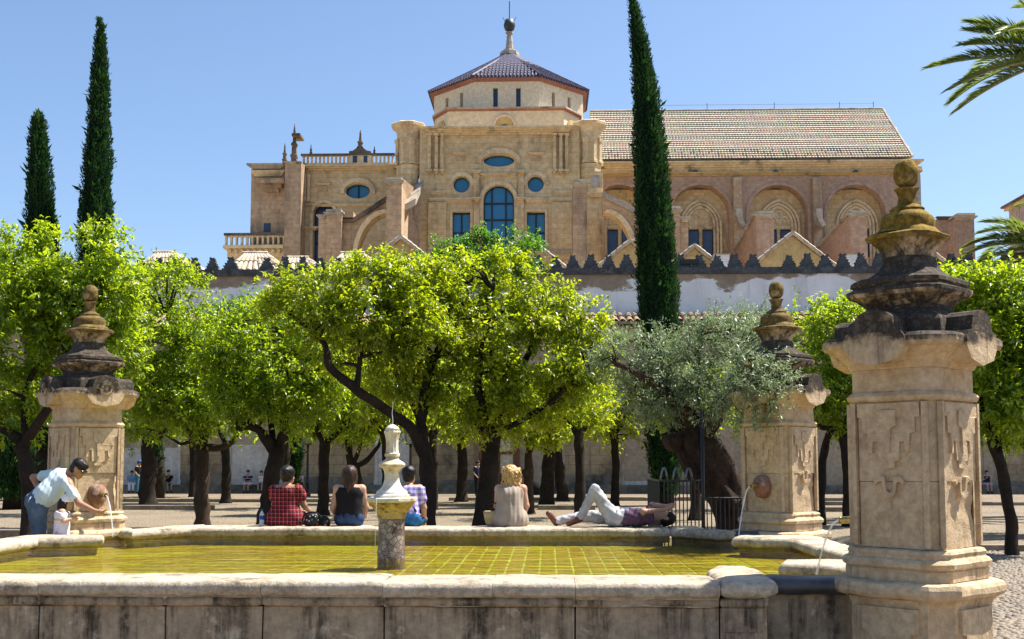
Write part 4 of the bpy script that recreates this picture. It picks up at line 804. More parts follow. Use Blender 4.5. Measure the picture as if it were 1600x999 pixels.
# ------------------------------------------------------------------ corner pillars
def oring(C, b, z, circ=0.0, ratio=.837, sub=6, lean=0):
    b = b*.885; a = b*ratio; s_ = a*math.sqrt(2)-b; V8 = [(b,s_),(s_,b),(-s_,b),(-b,s_),(-b,-s_),(-s_,-b),(s_,-b),(b,-s_)]; out = []
    for i in range(8):
        p, q_ = V8[i], V8[(i+1) % 8]; n = sub if i % 2 == 0 else 3
        for k in range(n):
            x, y = p[0]+(q_[0]-p[0])*k/n, p[1]+(q_[1]-p[1])*k/n; L = math.hypot(x, y); f = (b*.93)/L
            out.append(Vector((C[0]+x*(1-circ+circ*f), C[1]+y*(1-circ+circ*f), z)))
    return out
def corner_pillar(C, sp, label, mat, spz, big=True):
    C = Vector((C[0], C[1], 0)); t = thing('fountain_pillar', C, label, 'pillar', 'corner pillars of the fountain')
    def loft(name, prof, wear=(.005,5), smooth=True, sharp=24, par=t):
        return add(name, MB().rings([oring(C, b, z, c) for b, z, c in prof]), M[mat], par, smooth, wear=wear, sharp=sharp)
    loft('pedestal', [(.63,0,0),(.63,.12,0),(.59,.15,0),(.585,.60,0),(.60,.63,0),(.61,.655,0)])
    loft('pedestal_rim', [(.64,.655,0),(.685,.672,0),(.71,.70,0),(.71,.74,0),(.69,.768,0),(.65,.782,0)], (.012,4))
    loft('base_moulding', [(.575,.784,0),(.578,.86,0),(.57,.868,0),(.60,.885,0),(.605,.915,0),(.58,.94,0),(.555,.95,0),(.55,.965,0),(.56,.985,0),(.545,1.005,0),(.51,1.015,0)], (.006,5))
    loft('upper_drum', [(.488,1.506,0),(.49,1.515,0),(.49,1.8,0),(.49,2.10,0)], (.005,4)); zs_ = list(np.linspace(1.017, 1.502, 12)); body = loft('lower_drum', [(.486,z,0) for z in zs_], (.006,4))
    if True:  # eroded patch low on the right
        me = body.data
        for v in me.vertices:
            p = v.co; k_ = max(0, 1-abs(p.z-1.3)/.5)*max(0, min(1, (p.x-.05)*3))
            if k_ > 0: v.co -= Vector((p.x, p.y, 0)).normalized()*k_*(.02+.05*abs(noise.noise(p*7)))
    loft('astragal', [(.51,2.101,0),(.53,2.115,0),(.54,2.14,0),(.52,2.158,0),(.505,2.17,0)])
    loft('neck', [(.49,2.171,0),(.49,2.34,0)])
    loft('cornice', [(.50,2.341,0),(.52,2.365,0),(.53,2.39,0),(.58,2.435,0),(.645,2.475,0),(.66,2.49,0),(.715,2.498,0),(.735,2.525,0),(.735,2.56,0),(.70,2.585,0),(.55,2.605,0)], (.005,5))
    loft('attic', [(.50,2.606,0),(.495,2.70,0),(.47,2.735,0),(.435,2.75,0),(.40,2.78,.1),(.365,2.80,.1),(.36,2.83,.1)], (.006,5))
    loft('upper_cornice', [(.365,2.831,.1),(.385,2.85,.1),(.42,2.875,.1),(.455,2.895,.1),(.505,2.903,.1),(.525,2.93,.1),(.525,2.955,.1),(.475,2.972,.1),(.47,2.985,.1),(.495,2.995,.1),(.49,3.025,.1),(.44,3.045,.1),(.38,3.055,.1)], (.006,5))
    loft('concave_roof', [(.375,3.056,.1),(.31,3.09,.2),(.265,3.13,.2),(.235,3.18,.3),(.225,3.22,.3)], (.008,6))
    loft('vase', [(.225,3.221,.3),(.235,3.26,.2),(.26,3.30,.2),(.30,3.33,.2),(.305,3.345,.2),(.35,3.358,.2),(.362,3.385,.2),(.33,3.40,.2),(.26,3.41,.3)], (.006,6))
    loft('bell_cap', [(.285,3.411,.4),(.27,3.43,.5),(.24,3.455,.6),(.248,3.49,.7),(.24,3.53,.8),(.20,3.565,.9),(.15,3.585,1),(.16,3.60,1),(.13,3.62,1),(.085,3.64,1),(.075,3.70,1),(.095,3.745,1),(.115,3.765,1),(.07,3.78,1)], (.007,8), True, 50)
    egg = [(max(.004, .118*math.sin(math.pi*u)**.72*(1.04-.1*u)), 3.777+.225*(1-math.cos(math.pi*u))/2, 1) for u in np.linspace(.06, 1, 11)]
    loft('egg_finial', egg, (.004,9), True, 80)
    for k_ in range(4):
        an = math.pi/4+k_*math.pi/2; nv = Vector((math.cos(an), math.sin(an), 0)); tv = Vector((-nv.y, nv.x, 0)); a_ = .49*.837*.885
        fn = lambda u, v, d: C+nv*d+tv*u*.885+Vector((0,0,v))
        # scrolled pediment standing on the cornice
        hp = [(.275,2.49),(.28,2.55),(.245,2.60),(.19,2.615),(.18,2.665),(.165,2.715),(.12,2.745),(.06,2.76),(0,2.765)]
        lp = [(-u, v) for u, v in hp[::-1]][:-0 or None]; lp = hp + lp[1:] + [(-.20,2.40),(0,2.355),(.20,2.40)]
        pd = add('pediment', MB().poly(lp, fn, a_+.20, a_-.03, back=True), M[mat], t, wear=(.005,7))
        if C.x < 0: add('rosette', MB().rings([[fn(r_*math.cos(q)*(1+.12*math.cos(8*q)), 2.60+r_*math.sin(q)*(1+.12*math.cos(8*q)), a_+d_) for q in np.linspace(0, 2*math.pi, 24, endpoint=False)] for r_, d_ in ((.10,.19),(.095,.222),(.06,.225),(.045,.212),(.02,.222))]), M[mat], pd, True)
        # hanging carved drop ornament
        half = [(.0,1.60),(.05,1.605),(.055,1.655),(.095,1.66),(.10,1.80),(.145,1.805),(.15,1.72),(.185,1.715),(.19,1.86),(.235,1.865),(.24,1.98),(.285,1.985),(.285,2.085)]
        rel = half + [(-u, v) for u, v in half[::-1]][:-1]
        add('carved_drop', MB().poly(rel, fn, a_+.021, a_-.02), M[mat], t, wear=(.008,9))
        in2 = [(.02,1.72),(.03,1.9),(.075,1.92),(.08,2.03),(-.08,2.03),(-.075,1.92),(-.03,1.9),(-.02,1.72)]
        add('carved_drop', MB().poly(in2, fn, a_+.036, a_-.02), M[mat], t, wear=(.008,9))
        sw = [(.0,1.385),(.03,1.39),(.055,1.42),(.065,1.5),(.10,1.505),(.125,1.48),(.135,1.51),(.10,1.545),(.04,1.54),(.03,1.44),(0,1.42)]
        if (k_ != sp): add('carved_swag', MB().poly(sw+[(-u, v) for u, v in sw[::-1]][1:-1], fn, a_+.026, a_-.02), M[mat], t, wear=(.005,10))
        for s_ in (-1, 1):
            add('edge_fillet', MB().poly([(s_*.30,1.03),(s_*.335,1.03),(s_*.335,2.09),(s_*.30,2.09)], fn, a_+.022, a_-.02), M[mat], t, wear=(.004,6))
        ap = .585*.837*.885
        pr_ = [(.27,.59),(.27,.42),(.20,.41),(.195,.33),(.13,.325),(.12,.25),(.07,.22),(0,.21)]
        add('carved_apron', MB().poly(pr_+[(-u, v) for u, v in pr_[::-1]][1:], fn, ap+.028, ap-.02), M[mat], t, wear=(.005,8))
    an = math.pi/4+sp*math.pi/2; nv = Vector((math.cos(an), math.sin(an), 0)); tv = Vector((-nv.y, nv.x, 0)); a_ = .49*.837*.885
    fn = lambda u, v, d: C+nv*d+tv*u+Vector((0,0,v))
    mk = add('spout_mask', MB().rings([[fn(r_*1.0*math.cos(q), spz+r_*1.25*math.sin(q)-.02, a_+d_) for q in np.linspace(0, 2*math.pi, 24, endpoint=False)] for r_, d_ in ((.118,-.02),(.122,.03),(.112,.07),(.09,.105),(.06,.125),(.025,.135))]), M['mask'], t, True, wear=(.016,9))
    for (u, v, r_) in ((-.045,.045,.02),(.045,.045,.02)): add('eye', MB().lathe([(.004,-r_),(r_*.8,-r_*.6),(r_,0),(r_*.8,r_*.6),(.004,r_)], fn(u, spz+v, a_+.095), 8), M['mask'], mk, True)
    p0 = fn(0, spz, a_+.10); p1 = fn(0, spz-.015, a_+.27); add('spout', MB().tube([p0, p1, p1+nv*.005], [.03,.028,.034], 10), M['brass'], mk)
    add('spout_bore', MB().tube([p1+nv*.004, p1+nv*.009], .02, 10), M['iron'], mk)
    # falling stream
    j = thing('water_stream', p1+nv*.01, 'thin stream of water falling from the spout of the %s' % ('large right pillar' if C.y < 10 else ('pillar behind the olive tree' if C.x > 0 else 'left pillar beside the bending man')), 'water stream')
    pts = []; vel = .75
    for k_ in range(14):
        tt = k_*.027; q_ = p1+nv*(.01+vel*tt)+Vector((0,0,-4.9*tt*tt))
        if q_.z < .655: break
        pts.append(q_)
    add('stream', MB().tube(pts, [.008+.005*noise.noise(p*9) for p in pts], 7, jit=.5), M['jet'], j, True)
    return t
PFR, PBR, PBL = (2.80,8.92), (3.0,15.05), (-6.08,15.05)
corner_pillar(PFR, 1, 'large carved stone pillar with yellow lichened egg finial in the right foreground', 'pil_a', 1.20)
corner_pillar(PBR, 2, 'carved stone pillar with egg finial behind the grey green olive tree', 'pil_b', 1.36)
corner_pillar(PBL, 3, 'carved stone pillar with egg finial beside the bending man', 'pil_b', 1.24)
# ------------------------------------------------------------------ centre fountain
cf = thing('central_fountain', (FC.x-.06, 11.95, .5), 'small white marble baluster fountain on brown breccia column in the basin', 'fountain'); c0 = (FC.x-.06, 11.95, 0)
add('column', MB().lathe([(.145,.5),(.145,.74),(.137,.78),(.137,1.07)], c0, 20), M['breccia'], cf, True, sharp=40)
def ol(prof, n=8): 
    mb = MB(); return mb.rings([[Vector((c0[0]+r_*math.cos(math.pi/8+i*2*math.pi/n), c0[1]+r_*math.sin(math.pi/8+i*2*math.pi/n), z)) for i in range(n)] for r_, z in [(q*.9, z_) for q, z_ in prof]])
add('bowl', ol([(.165,1.068),(.17,1.08),(.175,1.12),(.205,1.15),(.215,1.165),(.25,1.20),(.275,1.225),(.28,1.235)]), M['marbley'], cf, wear=(.005,9))
add('bowl_lip', ol([(.28,1.236),(.297,1.25),(.297,1.278),(.285,1.287),(.20,1.28)]), M['marble'], cf, wear=(.004,9))
add('baluster', MB().lathe([(.19,1.281),(.19,1.31),(.165,1.32),(.16,1.345),(.125,1.37),(.10,1.40),(.083,1.45),(.075,1.50),(.078,1.55),(.095,1.58),(.135,1.60),(.14,1.625),(.12,1.645),(.07,1.675),(.06,1.70),(.078,1.71),(.08,1.735),(.068,1.745)], c0, 20), M['marble'], cf, True, wear=(.005,10), sharp=50)
add('fluted_neck', MB().rings([[Vector((c0[0]+r_*(1+.06*(i % 2))*math.cos(i*math.pi/12), c0[1]+r_*(1+.06*(i % 2))*math.sin(i*math.pi/12), z)) for i in range(24)] for r_, z in ((.066,1.746),(.060,1.80),(.062,1.88),(.075,1.94),(.082,1.955),(.078,1.975))]), M['marble'], cf, wear=(.003,10))
add('calcite_cap', MB().lathe([(.078,1.976),(.072,2.0),(.05,2.02),(.02,2.035)], c0, 14), M['marble'], cf, True, wear=(.006,12))
jt = thing('water_jet', (c0[0], c0[1], 2.03), 'thin upright jet of water above the marble fountain', 'water jet')
add('jet', MB().tube([(c0[0]+.004*math.sin(i), c0[1], 2.03+.027*i) for i in range(10)], [.0035-.0002*i for i in range(10)], 6, jit=.6), M['jet'], jt, True)
for k_ in range(5):
    an = k_*1.3+.4; pts = [Vector((c0[0]+(.29+.03*u)*math.cos(an), c0[1]+(.29+.03*u)*math.sin(an), 1.285-.62*u*u)) for u in np.linspace(0, 1, 8)]
    if k_ == 3: add('overflow_thread', MB().tube(pts, .0035, 5), M['jet'], jt, True)
# ================================================================== plants
def leaves_mesh(name, P, D, Nn, L, W, lv, mat, fold=.25, curl=.15):
    """one folded two-triangle-pair leaf per row: base P, axis D, normal Nn, length L, width W"""
    D = D/np.linalg.norm(D, axis=1, keepdims=True); S = np.cross(D, Nn); S /= (np.linalg.norm(S, axis=1, keepdims=True)+1e-9); Nn = np.cross(S, D)
    L = L[:, None]; W = W[:, None]
    b = P; l = P+D*L*.45+S*W*.5+Nn*W*fold; r = P+D*L*.45-S*W*.5+Nn*W*fold; t = P+D*L-Nn*L*curl; m = P+D*L*.5
    V = np.stack([b, r, t, l, m], 1).reshape(-1, 3); n = len(P); o = (np.arange(n)*5)[:, None]
    Fc = np.concatenate([o+np.array([[0,1,4]]), o+np.array([[1,2,4]]), o+np.array([[4,2,3]]), o+np.array([[0,4,3]])], 1).reshape(-1, 3)
    return np_mesh(name, V, Fc, mat, False, {'lv': np.repeat(lv, 5)})
def crown_points(rg, blobs, nclump, nleaf, crad, shell=.62, yng=.0, up=.25, holes=True):
    vol = np.array([b[3]*b[4]*b[5] for b in blobs])**(.72); pick = rg.choice(len(blobs), nclump, p=vol/vol.sum()); B = np.array(blobs)[pick]
    d = rg.normal(size=(nclump, 3)); d /= np.linalg.norm(d, axis=1, keepdims=True); rr = shell+(1.04-shell)*rg.random(nclump)**.7
    out_ = rg.random(nclump) < .16; rr = np.where(out_, rr*rg.uniform(1.05,1.22,nclump), rr)
    Cc = B[:, :3]+d*rr[:, None]*B[:, 3:6]
    if holes:
        keep = np.array([noise.noise(Vector(c)*1.15) > -.25 for c in Cc]); B, d, rr, Cc = B[keep], d[keep], rr[keep], Cc[keep]; nclump = len(Cc)
    n = nclump*nleaf; ci = np.repeat(np.arange(nclump), nleaf); cr = crad*(.6+.8*rg.random(nclump))
    # each clump is a spray of a few twigs carrying leaves
    nt_ = 5; tw = rg.normal(size=(nclump, nt_, 3))+d[:, None, :]*1.0+np.array([0,0,up]); tw /= np.linalg.norm(tw, axis=2, keepdims=True)
    ti = rg.integers(0, nt_, n); tdir = tw[ci, ti]; s = rg.random(n)**.8
    P = Cc[ci]+tdir*(s*cr[ci]*1.25)[:, None]+rg.normal(size=(n,3))*crad*.10
    D = tdir*.55+rg.normal(size=(n,3))*.75+np.array([0,0,-.30]); Nn = rg.normal(size=(n,3))*.6+np.array([0,0,1.0])+d[ci]*.35
    top = np.clip((d[ci][:,2]*.5+.5)*rr[ci], 0, 1)  # outer tops paler, inside darker: young growth plus sunlight and shade put into tone
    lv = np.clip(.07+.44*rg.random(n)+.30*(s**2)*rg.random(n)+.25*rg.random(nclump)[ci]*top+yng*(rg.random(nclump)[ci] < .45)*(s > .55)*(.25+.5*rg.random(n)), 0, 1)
    return P, D, Nn, lv, Cc
def bpath(pts, Y):
    return [U(p[0], p[1], Y+p[2]) for p in pts], [p[3] for p in pts]
def smooth_path(pts, rad, n=5, wob=.03):
    P = [Vector(p) for p in pts]; out = []; ro = []
    for i in range(len(P)-1):
        p0, p1, p2, p3 = P[max(0,i-1)], P[i], P[i+1], P[min(len(P)-1,i+2)]
        for k in range(n):
            t = k/n; q_ = .5*((2*p1)+(p2-p0)*t+(2*p0-5*p1+4*p2-p3)*t*t+(3*p1-p0-3*p2+p3)*t**3)
            out.append(q_+noise.noise_vector(q_*2.3)*wob); ro.append(rad[i]+(rad[i+1]-rad[i])*t)
    out.append(P[-1]); ro.append(rad[-1]); return out, ro
def tree(label, Y, trunk, limbs, blobs, nclump, nleaf=46, seed=1, leaf='leaf', bark='bark', L=(.09,.14), crad=.30, yng=.5, name='orange_tree', group='orange trees of the courtyard', ntwig=40, sink=9):
    rg = np.random.default_rng(seed); g = UZ(trunk[0][0], 722+CAMZ*FPX/(Y), 0); P, r_ = bpath(trunk, Y); P[0].z = min(P[0].z, -.02)
    P[0] = Vector((P[0].x, Y, -.05)); t = thing(name, (P[0].x, Y, 0), label, 'tree', group); org = ORG[t.name]
    P, r_ = smooth_path(P, r_, 6, .035); r_[0] *= 1.35; r_[1] *= 1.15
    add('trunk', MB().tube(P, r_, 12, jit=.35), M[bark], t, True)
    allp = list(P[len(P)//2:])
    for lb in limbs:
        lp, lr = bpath(lb, Y); lp, lr = smooth_path(lp, lr, 5, .05); add('limb', MB().tube(lp, lr, 8, jit=.35), M[bark], t, True); allp += lp[2:]
    BB = []
    for b in blobs:
        p = U(b[0], b[1]+sink, Y+b[2]); s_ = Y/1800; BB.append((p.x, p.y, p.z, b[3]*s_, (b[5] if len(b) > 5 else (b[3]+b[4])*.5)*s_*1.08, b[4]*s_*.98))
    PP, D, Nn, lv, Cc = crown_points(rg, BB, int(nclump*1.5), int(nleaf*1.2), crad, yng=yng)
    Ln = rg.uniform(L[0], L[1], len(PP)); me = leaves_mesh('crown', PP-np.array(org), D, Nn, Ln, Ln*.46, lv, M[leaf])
    link_mesh('crown', me, t, kind='stuff')
    # branches running into the clumps
    mb = MB()
    for c_ in Cc[rg.choice(len(Cc), min(ntwig, len(Cc)), replace=False)]:
        c_ = Vector(c_); q_ = min(allp, key=lambda a: (a-c_).length+max(0, a.z-c_.z)*2); m_ = q_.lerp(c_, .5)+Vector((0,0,.12))*(q_-c_).length*.5
        lp, lr = smooth_path([q_, m_, c_], [.045,.026,.009], 4, .06); mb.tube(lp, lr, 5, cap=False)
    if mb.v: add('twigs', mb, M[bark], t, True, kind='stuff', fix=False)
    return t
tree('big orange tree with long crooked limb behind the woman in black top', 24.0, [(668,850,0,.19),(668,760,0,.16),(664,706,0,.15),(661,690,0,.14)],
     [[(662,708,0,.13),(640,668,-.3,.11),(600,640,-.7,.10),(556,608,-1,.095),(515,572,-1.2,.08),(507,535,-1.2,.06),(485,515,-1.2,.05),(450,490,-1.2,.03)],
      [(556,608,-1,.07),(563,560,-.8,.05),(560,500,-.6,.035),(590,450,-.4,.02)], [(662,695,0,.12),(660,630,.2,.10),(680,560,.3,.08),(720,480,.4,.05),(740,430,.4,.02)],
      [(664,700,0,.08),(650,640,.6,.07),(620,580,.8,.05),(630,480,.8,.03)], [(680,560,.3,.05),(650,500,-.6,.04),(640,430,-.6,.02)]],
     [(468,462,-.9,44,34),(520,440,-.8,52,34),(585,432,-.4,58,34),(650,440,-.3,56,36),(690,440,.3,40,34),(500,505,-.9,52,34),(570,490,-.7,64,40),(640,510,-.5,58,46),(610,560,.3,55,42),(680,560,.2,50,50),(545,550,.2,44,30),(700,610,0,40,40),(446,478,-.9,26,20)],
     430, 48, 11, 'leaf', yng=.62)
tree('broad orange tree with yellowing leaves behind the blonde woman', 24.6, [(750,850,0,.21),(760,760,0,.185),(768,700,0,.17),(772,680,0,.15)],
     [[(770,690,0,.12),(792,620,.2,.10),(830,540,.3,.06),(850,460,.3,.03)], [(768,690,0,.12),(748,620,-.3,.09),(752,540,-.4,.05),(770,450,-.4,.03)], [(774,672,0,.08),(830,650,-.4,.06),(880,610,-.5,.04),(920,580,-.5,.02)], [(768,690,0,.08),(740,660,.3,.06),(700,600,.3,.03)]],
     [(745,425,0,48,34),(800,440,0,52,40),(845,475,0,52,42),(892,500,0,44,42),(905,560,-.1,48,46),(925,610,-.1,34,40),(850,545,-.3,56,50),(790,520,-.3,58,56),(760,590,-.2,52,48),(830,610,-.3,54,44),(880,640,0,46,34),(725,500,0,40,56),(780,640,0,40,34),(720,640,.2,36,34)],
     480, 48, 12, 'leaf', yng=.75)
tree('orange tree filling the left edge behind the left pillar', 21.5, [(40,870,0,.17),(46,790,0,.15),(38,720,0,.13),(30,690,0,.12)],
     [[(34,700,0,.10),(72,640,-.2,.085),(105,625,-.3,.07),(128,600,-.2,.05)], [(30,690,0,.10),(-10,650,.2,.08),(-20,580,.2,.05),(10,500,.2,.03)], [(36,690,0,.07),(40,620,.3,.06),(70,540,.3,.05),(60,470,.3,.03)], [(70,545,.3,.05),(100,520,.2,.05),(70,450,.2,.03)], [(128,600,-.2,.05),(98,540,.1,.045),(80,500,.1,.03)]],
     [(30,395,.2,60,34),(90,395,.2,52,40),(150,385,.3,34,34),(175,420,.3,34,40),(0,450,0,70,52),(80,460,.2,66,50),(145,470,.4,50,48),(30,530,0,62,50),(110,545,.5,50,52),(0,600,.1,44,44),(60,610,.5,40,30),(165,540,.7,46,52),(15,655,.2,30,30)],
     470, 48, 13, 'leaf2', yng=.55)
tree('orange tree with straight brown trunk between left pillar and plaid dress', 29.0, [(316,835,0,.19),(317,760,0,.18),(316,715,0,.18),(316,700,0,.16)],
     [[(314,705,0,.11),(296,672,0,.08),(270,648,0,.05),(240,600,0,.03)], [(318,700,0,.10),(326,660,0,.07),(345,620,0,.04),(340,540,0,.03)], [(322,700,0,.10),(352,697,-.2,.08),(375,672,-.2,.05),(380,640,-.2,.03)], [(314,702,0,.08),(300,690,.3,.06),(286,694,.3,.04)], [(318,698,.1,.08),(305,640,.2,.06),(270,560,.2,.04),(260,490,.2,.02)]],
     [(215,455,0,48,40),(265,450,0,48,44),(300,500,0,30,50),(235,520,-.3,56,46),(290,560,-.3,38,46),(215,585,0,36,40),(260,610,-.3,56,40),(320,620,-.3,48,34),(345,650,-.2,34,26),(285,655,-.2,46,24),(225,645,0,34,26),(335,580,0,28,40)],
     400, 46, 14, 'leaf2', bark='barkp', yng=.55, L=(.095,.145), crad=.34)
tree('dark trunked orange tree directly behind the woman in plaid', 27.0, [(412,850,0,.23),(424,770,0,.21),(430,720,0,.19),(432,700,0,.18)],
     [[(430,712,0,.14),(412,680,-.2,.12),(395,668,-.3,.09),(374,672,-.3,.06)], [(428,700,0,.08),(423,660,.2,.07),(415,600,.2,.04)], [(434,704,0,.12),(446,650,.1,.10),(452,590,.1,.06),(440,520,.1,.03)]],
     [(375,505,.2,44,34),(425,490,.2,46,34),(470,520,0,40,44),(400,550,-.2,54,44),(350,560,0,34,40),(450,580,-.2,50,46),(490,600,0,36,40),(395,610,-.2,48,38),(440,640,-.1,48,30),(365,625,0,28,26),(500,560,.2,36,40)],
     360, 46, 15, 'leaf2', yng=.45, L=(.095,.14), crad=.33)
tree('slim orange tree between the two women sitting on the rim', 36.0, [(505,815,0,.19),(505,760,0,.17),(508,700,0,.16),(510,690,0,.14)],
     [[(508,698,0,.10),(494,670,0,.08),(486,645,0,.05)], [(510,694,0,.10),(528,676,0,.08),(545,660,0,.05),(556,640,0,.03)]],
     [(500,640,0,40,26),(540,630,0,44,28),(575,610,0,40,34),(470,625,.2,36,30),(520,600,.3,50,30),(585,650,.2,26,16)], 170, 46, 16, 'leaf2', yng=.35, L=(.11,.16), crad=.38)
tree('forked orange tree behind the white marble fountain', 45.0, [(563,800,0,.20),(560,760,0,.18),(556,735,0,.17),(552,725,0,.14)],
     [[(552,728,0,.12),(545,705,0,.09),(540,680,0,.06)], [(556,730,0,.12),(580,712,0,.09),(594,690,0,.06),(598,670,0,.03)], [(552,726,0,.1),(562,700,0,.08),(566,672,0,.04)]],
     [(560,655,0,42,20),(600,640,0,34,26),(540,640,.3,36,26),(640,630,0,44,36)], 130, 44, 17, 'leaf', yng=.3, L=(.13,.18), crad=.45)
tree('slender orange tree standing left of the doorway', 48.0, [(720,795,0,.24),(722,740,0,.22),(722,700,0,.2),(721,690,0,.18)],
     [[(722,692,0,.14),(708,665,0,.10),(700,640,0,.06)], [(722,692,0,.14),(732,660,0,.10),(736,640,0,.06)]], [(705,640,0,44,26),(745,635,0,40,28),(690,600,0,40,40),(720,660,0,30,16)], 130, 44, 18, 'leaf', yng=.3, L=(.13,.18), crad=.45)
tree('thin pale orange tree with sawn stub right of the blonde woman', 37.0, [(827,812,0,.17),(826,770,0,.15),(825,735,0,.14),(826,705,0,.10)],
     [[(824,742,-.1,.12),(819,735,-.2,.12)], [(826,708,0,.08),(838,695,0,.06),(848,680,0,.03)], [(826,706,0,.07),(820,680,0,.05),(812,660,0,.03)]], [(850,668,0,30,15),(815,655,0,34,20),(860,640,.3,36,24)], 90, 44, 19, 'leaf', bark='barkp', yng=.4, L=(.11,.16), crad=.36)
tree('dark straight orange tree right of the sawn stub', 43.0, [(853,800,0,.28),(856,750,0,.25),(859,700,0,.22),(860,675,0,.18)],
     [[(859,690,0,.12),(845,672,0,.09),(830,655,0,.05)], [(860,680,0,.12),(880,655,0,.08),(900,640,0,.04)]], [(850,640,0,40,30),(890,630,0,40,30),(870,600,0,50,36)], 130, 44, 20, 'leaf', yng=.45, L=(.12,.17), crad=.42)
tree('leaning orange tree nearest the double pilaster of the far wall', 49.0, [(880,790,0,.26),(876,750,0,.23),(871,710,0,.22),(868,680,0,.18)],
     [[(870,690,0,.12),(885,665,0,.08),(905,650,0,.05)]], [(895,640,0,40,26),(925,640,0,36,24),(880,610,0,36,30)], 110, 44, 21, 'leaf', yng=.5, L=(.13,.18), crad=.45)
tree('dark trunked orange tree just right of the left pillar', 42.0, [(230,800,0,.30),(232,740,0,.28),(232,690,0,.26),(232,660,0,.24)],
     [[(238,690,0,.14),(256,676,0,.12),(266,655,0,.08)], [(232,670,0,.16),(222,645,0,.12),(210,610,0,.06)]], [(215,610,0,46,40),(250,620,.3,46,34),(190,570,0,34,50),(210,655,0,30,20)], 150, 44, 22, 'leaf2', yng=.4, L=(.12,.17), crad=.42)
tree('orange tree with two dark stems between the two right pillars', 30.0, [(1327,830,0,.16),(1326,750,0,.15),(1322,700,0,.14),(1318,680,0,.12)],
     [[(1320,690,0,.10),(1300,672,0,.08),(1282,668,0,.05)], [(1318,682,0,.10),(1330,640,0,.07),(1340,590,0,.04)], [(1283,825,.6,.13),(1284,740,.6,.12),(1292,690,.6,.10),(1310,640,.4,.06)]],
     [(1262,490,0,36,26),(1310,500,0,44,32),(1350,490,.2,40,30),(1280,545,0,44,40),(1340,560,0,48,46),(1270,600,0,36,40),(1330,620,0,46,40),(1290,645,0,34,22),(1375,600,.3,40,60)], 320, 46, 23, 'leaf2', yng=.45, L=(.10,.145), crad=.34)
tree('orange tree with dark leaning trunk at the right edge', 20.8, [(1583,866,0,.115),(1578,800,0,.105),(1568,740,0,.10),(1558,705,0,.09)],
     [[(1562,715,0,.085),(1548,690,0,.07),(1540,650,0,.05),(1530,600,0,.03)], [(1566,730,0,.085),(1562,680,.1,.07),(1580,620,.1,.05),(1600,560,.1,.03)], [(1560,705,0,.05),(1550,640,.3,.04),(1545,540,.3,.03)]],
     [(1500,450,.3,38,28),(1545,455,.3,40,30),(1600,470,.3,50,40),(1520,500,.3,48,36),(1580,520,.2,52,44),(1530,560,.2,46,40),(1610,590,.2,54,44),(1560,620,0,46,36),(1530,640,0,26,26),(1650,520,.3,50,60),(1600,650,0,40,24)], 420, 46, 24, 'leaf2', yng=.5)
tree('orange tree with pale forked stem beyond the right edge tree', 27.0, [(1626,850,0,.12),(1616,760,0,.11),(1605,700,0,.10),(1600,685,0,.09)], [[(1604,698,0,.08),(1590,690,0,.06),(1580,670,0,.04)], [(1602,690,0,.08),(1620,650,0,.05)]],
     [(1590,650,0,36,26),(1640,620,0,50,50)], 110, 44, 25, 'leaf2', bark='barkp', yng=.4, L=(.10,.15), crad=.34)
tree('orange tree in the back row between the dark trunked trees', 46.0, [(352,800,0,.2),(354,740,0,.18),(352,700,0,.16),(350,690,0,.14)], [[(352,694,0,.1),(340,670,0,.07)]], [(380,490,0,40,26),(350,510,0,36,36),(410,530,0,44,40),(350,580,0,46,44),(330,500,0,24,26),(460,500,0,46,36)], 200, 44, 26, 'leaf3', yng=.5, L=(.13,.18), crad=.5)
tree('tall leafy tree rising in front of the big arched window', 57.0, [(760,790,0,.3),(762,720,0,.28),(765,600,0,.24),(772,430,0,.1)], [[(765,600,0,.15),(700,480,0,.1),(690,410,0,.05)], [(768,520,0,.15),(815,430,0,.08)]],
     [(750,388,0,16,16),(785,395,0,30,20),(822,396,.2,16,22),(808,385,0,16,14),(688,392,0,14,15),(672,405,0,14,8),(735,400,0,20,14),(770,425,0,60,24),(700,430,0,50,24)], 260, 44, 27, 'leaf3', sink=-6, name='leafy_tree', group='other trees of the courtyard', yng=.1, L=(.13,.19), crad=.42)
